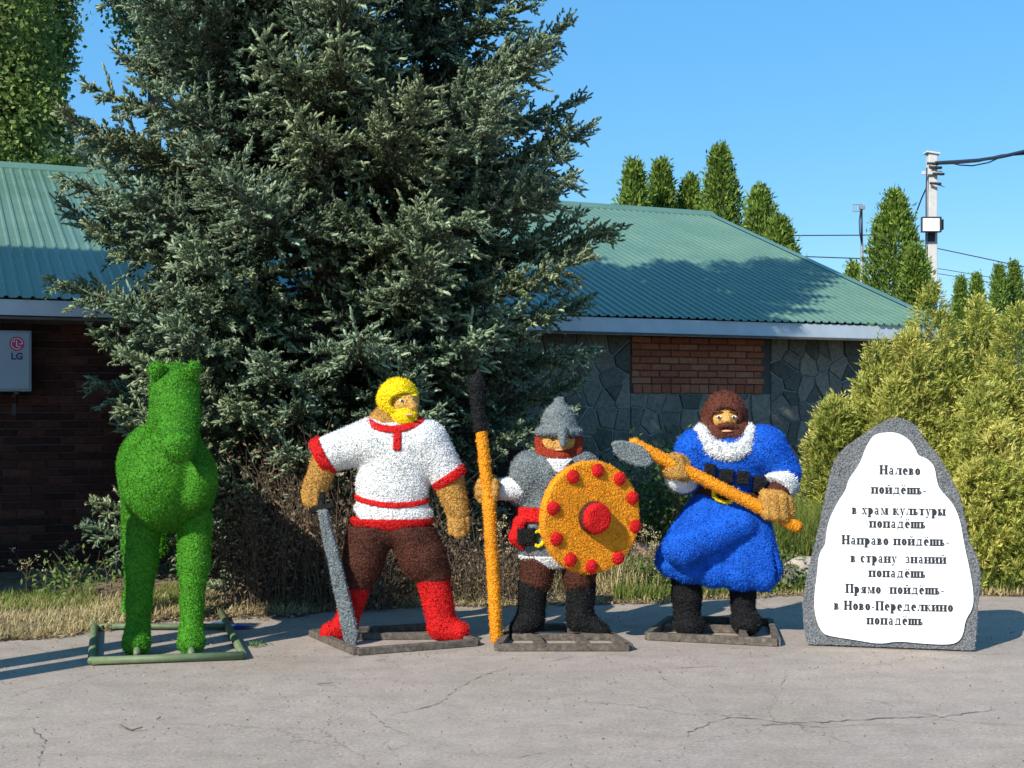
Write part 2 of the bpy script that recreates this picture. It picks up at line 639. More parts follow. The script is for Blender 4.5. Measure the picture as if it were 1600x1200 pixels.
# --- roof
def roof_mat():
    m, nt, b = new_mat('green_roof_paint', (.1, .22, .17), .38, 0, .45)
    co = node(nt, 'ShaderNodeTexCoord').outputs['Object']
    n = noise(nt, 1.2, 6, .65, co)
    r = ramp(nt, n.outputs['Fac'], [(.3, (.085, .165, .112)), (.7, (.125, .215, .150))])
    n2 = noise(nt, 30, 5, .7, co)
    k = ramp(nt, n2.outputs['Fac'], [(.3, (.86,) * 3), (.7, (1.08,) * 3)])
    nt.links.new(mix(nt, 1, r.outputs[0], k.outputs[0], 'MULTIPLY'), b.inputs['Base Color'])
    rr = ramp(nt, n.outputs['Fac'], [(.3, (.20,) * 3), (.7, (.36,) * 3)])
    nt.links.new(rr.outputs[0], b.inputs['Roughness'])
    return m


M['roof'] = roof_mat()


def RP(t, q, h=0, back=False):
    """roof point: run q behind the eave, height h above the sheet plane"""
    qq = q if not back else 2 * RUN - q
    z = ZE + SL * q + h
    return W(t, .5 - qq, z)


per = .115
prof = [(0, 0), (.056, 0), (.070, .018), (.090, .018), (.106, 0)]
nsh = int(math.ceil((TE - T0) / 1.15))
for s in range(nsh):
    t1 = TE - s * 1.15; t0 = t1 - 1.15
    jit = random.uniform(-.012, .008)
    pr = []
    for k in range(10):
        for x, h in prof:
            pr.append((t0 + k * per + x, h))
    pr.append((t1 - .0005, 0))
    V = []
    for x, h in pr:
        V += [RP(x, jit, h + .002 * (s % 2)), RP(x, RUN - .02, h + .002 * (s % 2)), RP(x, jit, h - .006 + .002 * (s % 2)), RP(x, RUN - .02, h - .006 + .002 * (s % 2))]
    Fs = []
    for i in range(len(pr) - 1):
        a_ = 4 * i; b_ = a_ + 4
        Fs += [[a_, b_, b_ + 1, a_ + 1], [a_ + 2, a_ + 3, b_ + 3, b_ + 2], [a_, a_ + 2, b_ + 2, b_]]
    mobj('roof_sheet', V, Fs, M['roof'], bld)
V = []
pr = []
x = T0
while x < TE:
    for dx, h in prof:
        if x + dx < TE: pr.append((x + dx, h))
    x += per
for x, h in pr:
    V += [RP(x, -.01, h, True), RP(x, RUN - .02, h, True)]
mobj('back_roof', V, [[2 * i, 2 * i + 1, 2 * i + 3, 2 * i + 2] for i in range(len(pr) - 1)], M['roof'], bld)
# ridge cap: two flaps with a rolled top
V = []; cs = [(-.15, -.035), (-.145, .0), (-.03, .052), (0, .062), (.03, .052), (.145, .0), (.15, -.035)]
for t in np.linspace(T0, TE + .02, 12):
    for q, h in cs:
        V.append(W(t, .5 - RUN - q, ZE + SL * RUN - abs(q) * SL * .6 + h))
n = len(cs)
mobj('ridge_cap', V, [[i * n + k, (i + 1) * n + k, (i + 1) * n + k + 1, i * n + k + 1] for i in range(11) for k in range(n - 1)], M['roof'], bld)
vt = MB()
for back in (False, True):
    A = [RP(TE, -.02, .02, back), RP(TE, RUN, .02, back), RP(TE, RUN, -.14, back), RP(TE, -.02, -.14, back)]
    B = [p + U * .02 for p in A]
    vt.add(A + B, [[0, 1, 2, 3], [7, 6, 5, 4], [0, 4, 5, 1], [3, 2, 6, 7]])
    A = [RP(TE - .1, -.02, .018, back), RP(TE + .02, -.02, .024, back), RP(TE + .02, RUN, .024, back), RP(TE - .1, RUN, .018, back)]
    vt.add(A, [[0, 1, 2, 3]])
vt.build('verge_trim', M['roof'], bld)
M['fascia'] = plain_mat('pale_fascia', (.46, .52, .57), .4, .12, 5, bmp=.05)
M['soffit'] = plain_mat('soffit', (.10, .08, .07), .9, .3)
fa = MB().obox(W((T0 + 5.2) / 2, .47, 2.508), U * (5.2 - T0) / 2, NF * .012, (0, 0, .072)).build('fascia_board', M['fascia'], bld)
fb = MB().obox(W((TE + 5.203) / 2, .468, 2.488), U * (TE - 5.203) / 2, NF * .012, (0, 0, .094)).build('fascia_board', M['fascia'], bld)
MB().obox(W((T0 + TE) / 2, .225, 2.452), U * (TE - T0) / 2, NF * .225, (0, 0, .008)).build('soffit', M['soffit'], bld)
MB().obox(W((T0 + TE) / 2, .50, 2.41), U * (TE - T0) / 2, NF * .006, (0, 0, .012)).build('drip_edge', M['soffit'], bld)

# --- air conditioner on the left wall
M['ac'] = plain_mat('ac_paint', (.25, .29, .33), .35, .06, 4, bmp=0)
M['dark'] = plain_mat('dark_metal', (.03, .03, .035), .5, .2)
M['magenta'] = plain_mat('logo_magenta', (.42, .01, .10), .4, .02, bmp=0)
M['paper'] = plain_mat('white_print', (.75, .75, .75), .4, .02, bmp=0)
ac = empty('air_conditioner', W(-.2, .2, 1.74))
tag(ac, 'pale outdoor air conditioner unit with a round logo mounted on the dark brick wall', 'air conditioner')
t1, t0 = .256, -.62
MB().obox(W((t0 + t1) / 2, .20, 2.02), U * (t1 - t0) / 2, NF * .16, (0, 0, .283)).build('casing', M['ac'], ac, bevel=.012)
MB().obox(W((t0 + t1) / 2, .366, 2.02), U * ((t1 - t0) / 2 - .02), NF * .006, (0, 0, .262)).build('front_panel', M['ac'], ac, bevel=.004)
g = MB()
gc = W(-.28, .376, 2.02)
for r in np.linspace(.04, .2, 7):
    g.tube([gc + r * (math.cos(q) * U + math.sin(q) * np.array([0, 0, 1])) for q in np.linspace(0, 2 * math.pi, 25)], .003, 4, False)
for q in np.linspace(0, math.pi, 5)[:-1]:
    dv = .2 * (math.cos(q) * U + math.sin(q) * np.array([0, 0, 1]))
    g.tube([gc - dv, gc + dv], .003, 4)
g.build('fan_grille', M['dark'], ac)
for t in (-.5, .12):
    MB().obox(W(t, .19, 1.725), U * .018, NF * .19, (0, 0, .012)).obox(W(t, .012, 1.62), U * .018, NF * .012, (0, 0, .10)).build('bracket', M['dark'], ac)


def disc(name, c, r0, r1, mat, parent, h=.002, a0=0, a1=2 * math.pi, n=40):
    V = []
    for q in np.linspace(a0, a1, n):
        for r in (r0, r1):
            V.append(c + r * (math.cos(q) * U + math.sin(q) * np.array([0, 0, 1])) + NF * h)
    return mobj(name, V, [[2 * i, 2 * i + 2, 2 * i + 3, 2 * i + 1] for i in range(n - 1)], mat, parent)


lc = W(.125, .374, 2.178)
lg = disc('logo', lc, 0.0, .066, M['magenta'], ac, .001)
disc('logo_ring', lc, .046, .051, M['paper'], lg, .003, math.radians(-40 + 40), math.radians(320))
lr = MB().obox(lc + NF * .003 + U * -.002 + np.array([0, 0, .002]), U * .003, NF * .001, (0, 0, .028))
lr.obox(lc + NF * .003 + U * .014 + np.array([0, 0, -.024]), U * .014, NF * .001, (0, 0, .003))
lr.obox(lc + NF * .003 + U * .034, U * .014, NF * .001, (0, 0, .003))
lr.build('logo_line', M['paper'], lg)
disc('logo_dot', lc - U * .022 + np.array([0, 0, .022]), 0, .006, M['paper'], lg, .003, n=12)
tc = bpy.data.curves.new('brand_text', 'FONT')
tc.body = 'LG'; tc.size = .085; tc.align_x = 'CENTER'; tc.offset = .0035; tc.extrude = .001
to = bpy.data.objects.new('brand_text', tc)
to.location = W(.125, .376, 2.035)
to.rotation_euler = (math.radians(90), 0, rotz)
COL.objects.link(to)
bpy.context.view_layer.update()
dg = bpy.context.evaluated_depsgraph_get()
tm = bpy.data.meshes.new_from_object(to.evaluated_get(dg))
tm.materials.clear(); tm.materials.append(plain_mat('logo_dark', (.03, .03, .10), .5, .05, bmp=0))
o2 = bpy.data.objects.new('brand_text', tm)
o2.location = to.location; o2.rotation_euler = to.rotation_euler
bpy.data.objects.remove(to)
link(o2, ac)

# --- unseen block added left of the view, skewed to shade the wall and roof
nbk = empty('shade_block', (-11, 4, 0))
tag(nbk, 'unseen tall rendered block added left of the view to shade the wall and roof', 'building')
C0 = np.array([-7.2, 7.44, 0])
M['render_wall'] = plain_mat('render_wall', (.42, .39, .34), .9, .12, 3, bmp=.3)
HB = 11.2
TS = np.array([-LD[0], -LD[1], 0]); TS /= np.linalg.norm(TS)
def NB(a_, b_, z): return C0 - a_ * U + b_ * TS + np.array([0, 0, z])
fp = [(0, 0), (9, 0), (9, 5), (0, 5)]
V = [NB(a_, b_, 0) for a_, b_ in fp] + [NB(a_, b_, HB) for a_, b_ in fp]
mobj('wall', V, [[i, (i + 1) % 4, (i + 1) % 4 + 4, i + 4] for i in range(4)], M['render_wall'], nbk)
V = [NB(a_, b_, HB + .001) for a_, b_ in fp] + [NB(a_, b_, HB + .1) for a_, b_ in fp]
mobj('roof', V, [[i, (i + 1) % 4, (i + 1) % 4 + 4, i + 4] for i in range(4)] + [[4, 5, 6, 7], [3, 2, 1, 0]], M['soffit'], nbk)
M['glass'] = new_mat('window_glass', (.03, .04, .05), .08)[0]
wnm = np.cross(TS, (0, 0, 1.0)); wnm = wnm if np.dot(wnm, U) > 0 else -wnm
for zz in (1.6, 4.6, 7.6):
    for k in range(2):
        c = NB(0, 1.3 + k * 2.3, zz + .3) + wnm * .02
        f = MB().obox(c, wnm * .03, TS * .62, (0, 0, .78)).build('window', M['paper'], nbk)
        MB().obox(c + wnm * .035, wnm * .01, TS * .55, (0, 0, .70)).build('pane', M['glass'], f)


# ------------------------------------------------------------------ vegetation helpers
def frame_of(D):
    """orthonormal side vectors for directions D (n,3)"""
    D = D / (np.linalg.norm(D, axis=1, keepdims=True) + 1e-9)
    ref = np.where(np.abs(D[:, 2:3]) < .9, np.array([[0, 0, 1.0]]), np.array([[1.0, 0, 0]]))
    A = np.cross(D, ref); A /= np.linalg.norm(A, axis=1, keepdims=True) + 1e-9
    B = np.cross(A, D)
    return D, A, B


def blades(Pt, D, L, Wd, var, roll=None, mid=True):
    """leaf-like diamonds (2 tris) from Pt along D; returns V, quads, attr"""
    n = len(Pt)
    D, A, B = frame_of(D)
    if roll is None: roll = rng.uniform(0, math.pi, n)
    S = A * np.cos(roll)[:, None] + B * np.sin(roll)[:, None]
    L = np.broadcast_to(np.asarray(L, float), (n,))[:, None]; Wd = np.broadcast_to(np.asarray(Wd, float), (n,))[:, None]
    V = np.empty((n, 4, 3))
    V[:, 0] = Pt; V[:, 2] = Pt + D * L
    V[:, 1] = Pt + D * L * .45 + S * Wd / 2; V[:, 3] = Pt + D * L * .45 - S * Wd / 2
    Fq = np.arange(4 * n).reshape(n, 4)
    return V.reshape(-1, 3), Fq, np.repeat(var, 4)


def tris(Pt, D, L, Wd, var, roll=None):
    n = len(Pt)
    D, A, B = frame_of(D)
    if roll is None: roll = rng.uniform(0, math.pi, n)
    S = A * np.cos(roll)[:, None] + B * np.sin(roll)[:, None]
    L = np.broadcast_to(np.asarray(L, float), (n,))[:, None]; Wd = np.broadcast_to(np.asarray(Wd, float), (n,))[:, None]
    V = np.empty((n, 3, 3))
    V[:, 0] = Pt + S * Wd / 2; V[:, 1] = Pt - S * Wd / 2; V[:, 2] = Pt + D * L
    return V.reshape(-1, 3), np.arange(3 * n).reshape(n, 3), np.repeat(var, 3)


def unit(n):
    v = rng.normal(size=(n, 3)); return v / np.linalg.norm(v, axis=1, keepdims=True)


class Geo:
    def __init__(self): self.V = []; self.T = []; self.Q = []; self.A = []; self.n = 0
    def add(self, V, Fs, A):
        Fs = np.asarray(Fs) + self.n
        (self.T if Fs.shape[1] == 3 else self.Q).append(Fs)
        self.V.append(V); self.A.append(A); self.n += len(V)
    def data(self, name, mat, **kw):
        fs = []
        if self.T: fs.append(np.concatenate(self.T))
        if self.Q: fs.append(np.concatenate(self.Q))
        return mesh_data(name, np.concatenate(self.V), fs, mat, attr=np.concatenate(self.A), **kw)


# ------------------------------------------------------------------ the big blue spruce
M['needle'] = leaf_mat('spruce_needles', [(0, (.010, .018, .007)), (.4, (.038, .060, .028)), (.68, (.15, .205, .112)), (1, (.40, .47, .30))], .55, .06)  # dark stops paint shade into inner needles; pale tips are young growth
_nt = M['needle'].node_tree
_oi = node(_nt, 'ShaderNodeObjectInfo')
_rp = ramp(_nt, _oi.outputs['Random'], [(0, (.88, .96, .98)), (.5, (1, 1, 1)), (.9, (1.05, 1.02, .90)), (1, (1.08, .97, .84))])
_b = _nt.nodes['Principled BSDF']
_src = _b.inputs['Base Color'].links[0].from_socket
_nt.links.new(mix(_nt, 1.0, _src, _rp.outputs[0], 'MULTIPLY'), _b.inputs['Base Color'])
M['deadneedle'] = leaf_mat('dead_twigs', [(0, (.05, .035, .025)), (.5, (.13, .095, .07)), (1, (.25, .20, .16))], .9, .1)


def spruce_branch(L, seed, dead_in=.28):
    """one branch along +x: woody axis, side twigs and needle-clad shoots"""
    r = np.random.default_rng(seed)
    def axis(s):
        u = s / L
        return np.array([s, .06 * L * math.sin(u * 3 + seed), L * (-.10 * math.sin(u * 2.2) + .16 * u ** 3)])
    g = MB()
    g.tube([axis(L * q) for q in np.linspace(0, 1, 8)], [.022 * L * (1 - q) * .6 + .003 for q in np.linspace(0, 1, 8)], 5, False)
    S0, SD, SL_, SV = [], [], [], []
    s = L * .22
    side = 1
    while s < L:
        u = s / L
        p = axis(s)
        for side in (-1, 1):
            l2 = L * (.42 * (1 - u) ** .8 + .04) * r.uniform(.6, 1.1)
            an = side * math.radians(r.uniform(42, 62))
            el = math.radians(r.normal(2, 20))
            d = np.array([math.cos(an) * math.cos(el), math.sin(an) * math.cos(el), math.sin(el)])
            end = p + d * l2
            if l2 > .12:
                g.tube([p, p + d * l2 * .6 + np.array([0, 0, -.02 * l2]), end], [.004, .003, .002], 3, False)
            k = .03 if u > dead_in else l2 * .5
            dead = u < dead_in
            while k < l2:
                q = p + d * k
                for sd in (-1, 1):
                    if r.random() < (.75 if dead else .06): continue
                    a2 = an + sd * math.radians(r.uniform(28, 60))
                    e2_ = el + math.radians(r.normal(14, 26))
                    S0.append(q + r.normal(0, .006, 3))
                    SD.append((math.cos(a2) * math.cos(e2_), math.sin(a2) * math.cos(e2_), math.sin(e2_)))
                    SL_.append(r.uniform(.036, .072) * (1.1 - .2 * (k / l2)))
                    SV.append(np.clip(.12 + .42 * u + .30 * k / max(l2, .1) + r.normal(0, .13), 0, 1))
                k += .029 * r.uniform(.8, 1.3)
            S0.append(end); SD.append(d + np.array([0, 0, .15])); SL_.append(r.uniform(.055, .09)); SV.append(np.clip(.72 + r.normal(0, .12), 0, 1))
        # shoots standing on the axis
        if u > .5:
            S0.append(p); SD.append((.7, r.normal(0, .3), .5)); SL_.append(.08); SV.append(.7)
        s += .046 * r.uniform(.8, 1.25)
    S0.append(axis(L * .98)); SD.append((1, 0, .25)); SL_.append(.13); SV.append(.85)
    S0 = np.array(S0); SD = np.array(SD, float); SLn = np.array(SL_); SV = np.array(SV)
    n = len(S0)
    D, A, B = frame_of(SD)
    geo = Geo()
    # spindle body: 5-sided, rings at .0 .35 .8 and tip
    m = 5
    rings = [(.0, .005), (.3, .0088), (.75, .0080)]
    V = np.empty((n, m * 3 + 1, 3))
    for i, (q, rad) in enumerate(rings):
        for k in range(m):
            an = 2 * math.pi * (k + .5 * (i % 2)) / m
            jit = r.uniform(.7, 1.4, (n, 1))
            V[:, i * m + k] = S0 + D * (SLn * q)[:, None] + rad * jit * (math.cos(an) * A + math.sin(an) * B)
    V[:, m * 3] = S0 + D * SLn[:, None]
    quads = []; tr = []
    for i in range(2):
        for k in range(m):
            quads.append([i * m + k, i * m + (k + 1) % m, (i + 1) * m + (k + 1) % m, (i + 1) * m + k])
    for k in range(m):
        tr.append([2 * m + k, 2 * m + (k + 1) % m, 3 * m])
    st = (np.arange(n) * (3 * m + 1))[:, None, None]
    at = np.repeat(SV, 3 * m + 1)
    geo.add(V.reshape(-1, 3), (np.array(quads)[None] + st).reshape(-1, 4), at)
    geo.T.append((np.array(tr)[None] + st).reshape(-1, 3))
    # needles
    K = 6
    idx = np.repeat(np.arange(n), K)
    q = r.uniform(.05, 1.0, n * K); an = r.uniform(0, 2 * math.pi, n * K)
    rad = np.cos(an)[:, None] * A[idx] + np.sin(an)[:, None] * B[idx]
    base = S0[idx] + D[idx] * (SLn[idx] * q)[:, None] + rad * .006
    dirn = rad * .9 + D[idx] * .75
    vv = np.clip(SV[idx] + r.normal(0, .12, n * K), 0, 1)
    geo.add(*tris(base, dirn, r.uniform(.014, .021, n * K), .0055, vv))
    # wood with its own material
    nw_ = geo.n
    geo.V.append(np.array(g.v)); geo.A.append(np.full(len(g.v), .5))
    wood = np.array([f for f in g.f if len(f) == 4]) + nw_
    T = np.concatenate(geo.T); Q = np.concatenate(geo.Q)
    nt_, nq = len(T), len(Q)
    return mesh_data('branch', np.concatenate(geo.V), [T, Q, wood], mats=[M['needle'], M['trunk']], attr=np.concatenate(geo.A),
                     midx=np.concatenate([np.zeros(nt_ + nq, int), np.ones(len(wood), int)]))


SX, SY = -1.62, 11.75
spr = empty('spruce_tree', (SX, SY, 0))
tag(spr, 'tall blue-green spruce with dense layered branches standing behind the statues', 'tree')
HT = 11.2
tk = MB().tube([(SX, SY, z) for z in np.linspace(-.1, HT, 14)], [.17 * (1 - z / (HT + .4)) + .012 for z in np.linspace(0, HT, 14)], 12)
tk.build('trunk', M['trunk'], spr, smooth=True)
sizes = [2.55, 1.9, 1.25, .7]
protos = {L: [spruce_branch(L, 10 * i + k + 1) for k in range(3)] for i, L in enumerate(sizes)}


def crown_r(z, az):
    """branch length at height z in direction az (0 = right, -90 = towards the camera)"""
    left = max(0, -math.cos(az)); right = max(0, math.cos(az)); front = max(0, -math.sin(az))
    Zs = [0.2, .7, 1.2, 1.7, 2.2, 2.7, 3.3, 4.2, 5.2, 7.0, 9.2, 11.2]
    Lf = [2.1, 2.4, 2.1, 2.3, 2.2, 2.35, 2.7, 2.3, 1.95, 1.45, .75, .15]
    Rt = [1.2, 1.5, 1.7, 2.25, 2.4, 2.6, 2.65, 2.25, 1.95, 1.45, .75, .15]
    Fr = [.9, 1.2, 1.5, 1.8, 2.0, 2.2, 2.3, 2.3, 2.2, 1.7, .9, .15]
    s = left ** 2 + right ** 2
    f = (1 - s)
    return (np.interp(z, Zs, Lf) * left ** 2 + np.interp(z, Zs, Rt) * right ** 2 + np.interp(z, Zs, Fr) * f)


def blocked(p):
    """is p inside the building?"""
    w = float(np.dot(np.asarray(p) - P0, NF)); 
    if w > .6: return False
    q = .5 - w
    if w > .05: return 2.3 < p[2] < ZE + SL * q + .1
    return p[2] < ZE + SL * min(q, RUN) + .12


z = .35; nbr = 0; k = 0
rb = random.Random(11)
while z < HT - .15:
    nper = 8 if z < 5.5 else 7
    for j in range(nper):
        az = 2 * math.pi * (j + rb.uniform(-.35, .35)) / nper + k * .9
        zz = z + rb.uniform(-.12, .12)
        R_ = crown_r(zz, az) * rb.uniform(.84, 1.05)
        el = math.radians(np.interp(zz, [0, 2, 5, 8, 10.6], [-14, -4, 8, 25, 45]) + rb.uniform(-9, 9))
        while R_ > .5:
            bad = False
            for q in (.6, .85, 1.05):
                if blocked((SX + math.cos(az) * R_ * q, SY + math.sin(az) * R_ * q, zz + math.sin(el) * R_ * q)): bad = True
            if not bad: break
            R_ *= .85
        if math.sin(az) < -.2 and zz < .9 and R_ > 1.2: R_ = 1.2
        # keep clear of the horse
        L = min(sizes, key=lambda s: abs(s - R_))
        me = rb.choice(protos[L])
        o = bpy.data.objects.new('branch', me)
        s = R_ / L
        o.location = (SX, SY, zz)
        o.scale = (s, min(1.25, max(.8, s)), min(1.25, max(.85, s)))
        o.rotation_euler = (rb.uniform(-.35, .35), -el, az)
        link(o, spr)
        nbr += 1
    z += np.interp(z, [0, 5.5, 11], [.235, .29, .36]); k += 1
print('spruce branches', nbr)


# ------------------------------------------------------------------ other trees
def cone_tree(name, base, H, R, seed, mat, label, group=None, n=9000, leaf=.11, shape='thuja', cat='tree', trunk=True):
    r = np.random.default_rng(seed)
    root = empty(name, tuple(base))
    tag(root, label, cat, group)
    g = Geo()
    ph = r.uniform(0, 6.28, 6)
    u = r.random(n) ** .8
    az = r.uniform(0, 2 * math.pi, n)
    if shape == 'thuja':
        prof_ = np.interp(u, [0, .1, .5, .72, .86, .95, 1], [.85, 1, 1, .93, .64, .30, .02])
    else:
        prof_ = np.interp(u, [0, .1, .3, .6, .85, 1], [.5, .85, 1, .9, .55, .1])
    lob = 1 + .13 * np.sin(az * 3 + u * 9 + ph[0]) + .11 * np.sin(az * 5 - u * 17 + ph[1]) + .08 * np.sin(u * 31 + az * 2 + ph[2])
    inner = r.random(n) ** .22
    rad = R * prof_ * lob * inner * r.uniform(.93, 1.06, n)
    z = u * H
    lean = .03 * H * np.sin(u * 2 + ph[3])
    Pt = np.stack([base[0] + rad * np.cos(az) + lean * .3, base[1] + rad * np.sin(az), base[2] + z], 1)
    out = np.stack([np.cos(az), np.sin(az), np.zeros(n)], 1)
    # each point carries a little spray of three leaf diamonds
    for k in range(3):
        D = out * r.uniform(.2, .9, (n, 1)) + np.array([0, 0, 1.0]) * r.uniform(.4, 1.1, (n, 1)) + r.normal(0, .35, (n, 3))
        var = np.clip(r.normal(.5, .2, n) + .10 * np.sin(az * 5 + u * 17), 0, 1)
        g.add(*blades(Pt + r.normal(0, leaf * .5, (n, 3)), D, r.uniform(.6, 1.3, n) * leaf, r.uniform(.25, .42, n) * leaf, var))
    o = bpy.data.objects.new('crown', g.data('crown', mat)); link(o, root)
    # solid-ish heart of the crown so that no sky shows through the middle
    mb = MB()
    mb.tube([(base[0], base[1], base[2] + H * q) for q in (0, .02, .2, .5, .8, .97)], [.09, .09, .07, .05, .03, .01], 8)
    mb.build('trunk', M['trunk'], root, smooth=True)
    return root


M['thuja'] = leaf_mat('thuja_green', [(0, (.05, .09, .012)), (.5, (.15, .235, .035)), (1, (.30, .40, .07))], .6, .25)
M['poplar'] = leaf_mat('poplar_leaves', [(0, (.05, .085, .022)), (.5, (.15, .225, .055)), (1, (.40, .47, .13))], .45, .35)
M['silver'] = leaf_mat('silver_leaves', [(0, (.10, .14, .09)), (.5, (.22, .28, .18)), (1, (.38, .43, .30))], .5, .3)
M['golden'] = leaf_mat('golden_leaves', [(0, (.11, .15, .02)), (.4, (.36, .38, .07)), (.75, (.60, .56, .13)), (1, (.76, .62, .20))], .6, .3)
M['leafgreen'] = leaf_mat('leaf_green', [(0, (.03, .07, .015)), (.5, (.08, .15, .03)), (1, (.2, .28, .07))], .55, .3)
M['dry'] = leaf_mat('dry_leaves', [(0, (.10, .065, .04)), (.5, (.24, .17, .10)), (1, (.46, .36, .24))], .9, .2)
M['straw'] = leaf_mat('straw', [(0, (.16, .13, .06)), (.4, (.46, .37, .17)), (1, (.78, .66, .38))], .8, .3)
M['grass'] = leaf_mat('grass_blades', [(0, (.06, .12, .02)), (.5, (.16, .22, .04)), (1, (.36, .36, .10))], .7, .35)

TG = 'columnar thujas behind the building'
def thuja_at(X, ytop, d, wpx, seed, label):
    x = (X - 800) / F * d
    H = 1.6 + (HOR - ytop) / F * d
    R = wpx / 2 / F * d * 1.12
    cone_tree('thuja_tree', (x, d, 0), H, R, seed, M['thuja'], label, TG, n=int(6500 if d < 32 else 3500), leaf=(.13 if d < 32 else .085) * d / 28)


thuja_at(986, 258, 27.5, 54, 1, 'narrow green thuja behind the roof ridge, nearest to the spruce')
thuja_at(1030, 258, 28.5, 50, 2, 'narrow green thuja close beside the one nearest the spruce')
thuja_at(1080, 284, 28.8, 44, 3, 'shorter green thuja leaning against the tallest one above the ridge')
thuja_at(1122, 234, 28, 62, 4, 'tallest green thuja rising above the end of the roof ridge')
thuja_at(1190, 300, 27, 62, 5, 'dark pointed thuja behind the sloping roof verge')
thuja_at(1222, 345, 26, 66, 6, 'lower thuja stepping down along the sloping roof verge')
thuja_at(1398, 306, 23, 84, 7, 'broad green thuja between the antenna mast and the concrete pole')
thuja_at(1428, 392, 21.5, 42, 8, 'small thuja at the foot of the broad one, left of the concrete pole')
thuja_at(1500, 436, 36, 25, 9, 'small distant thuja just right of the concrete pole')
thuja_at(1525, 432, 36.5, 24, 10, 'second distant thuja right of the concrete pole')
thuja_at(1558, 418, 33, 28, 11, 'distant thuja with a sharp tip right of the gap of sky')
thuja_at(1584, 412, 33.5, 30, 12, 'rightmost distant thuja, above the golden shrub')
cone_tree('thuja_tree', tuple((P(1336, 0, 30)[0], 30, 0)), 1.6 + (HOR - 420) / F * 30, .28, 13, M['thuja'], 'low thuja tip showing at the foot of the antenna mast', TG, 2500, .15)

# poplars and bushes behind the left roof
def leafy(name, c, rx, rz, seed, mat, label, cat='tree', n=14000, leaf=.09, trunk_r=.2, clumps=160, stem=True, group=None):
    r = np.random.default_rng(seed)
    root = empty(name, (c[0], c[1], 0)); tag(root, label, cat, group)
    K = clumps
    cc = unit(K) * (r.random((K, 1)) ** .4) * np.array([rx, rx, rz])
    cc[:, 2] += c[2]; cc[:, 0] += c[0]; cc[:, 1] += c[1]
    m = n // K
    rad = r.uniform(.10, .22, (K, 1, 1)) * min(rx * 1.3, rz)
    pts = (cc[:, None] + r.normal(0, 1, (K, m, 3)) * rad * np.array([1, 1, 1.4])).reshape(-1, 3)
    tone = np.repeat(r.normal(.5, .14, K), m)
    g = Geo()
    N_ = len(pts)
    D = r.normal(0, 1, (N_, 3)); D[:, 2] -= .3
    g.add(*blades(pts, D, r.uniform(.7, 1.3, N_) * leaf, r.uniform(.6, .9, N_) * leaf, np.clip(tone + r.normal(0, .15, N_), 0, 1)))
    link(bpy.data.objects.new('crown', g.data('crown', mat)), root)
    if stem:
        z0 = 0; 
        mb = MB().tube([(c[0], c[1], z0), (c[0] + .05, c[1], c[2] * .5), (c[0], c[1], c[2] + rz * .7)], [trunk_r, trunk_r * .8, trunk_r * .2], 10)
        mb.build('trunk', M['trunk'], root, smooth=True)
        lb = MB()
        for i in range(0, K, max(1, K // 40)):
            z1 = max(c[2] - rz, cc[i, 2] - rx * 1.3)
            lb.tube([(c[0], c[1], z1), (c[0] * .5 + cc[i, 0] * .5, c[1] * .5 + cc[i, 1] * .5, z1 * .55 + cc[i, 2] * .45), cc[i]], [trunk_r * .25, trunk_r * .15, .01], 5, False)
        lb.build('limb', M['trunk'], root)
    return root


pd = 24.0
leafy('poplar_tree', (P(8, 0, pd)[0], pd, 7.2), .92, 4.2, 31, M['poplar'], 'tall upright poplar at the left edge of the view behind the roof', n=26000, leaf=.10, clumps=230)
leafy('poplar_tree', (P(75, 0, pd + 2)[0], pd + 2, 8.6), .50, 4.4, 32, M['poplar'], 'second slender poplar, darker, between the edge poplar and the spruce', n=20000, leaf=.10, clumps=190)
leafy('poplar_tree', (P(238, 0, 26)[0], 26, 10.6), .9, 2.6, 33, M['poplar'], 'yellow-green treetop peeping out above the upper left of the spruce', n=9000, leaf=.10, clumps=90)
leafy('bush', (P(140, 0, 23)[0], 23, 5.35), .55, .75, 34, M['silver'], 'silvery green bush rising behind the left roof ridge', 'bush', 7000, .10, .06, 60)
leafy('bush', (P(85, 0, 22.5)[0], 22.5, 5.1), .6, .6, 35, M['leafgreen'], 'green bush behind the left roof ridge under the poplars', 'bush', 6000, .10, .06, 50)


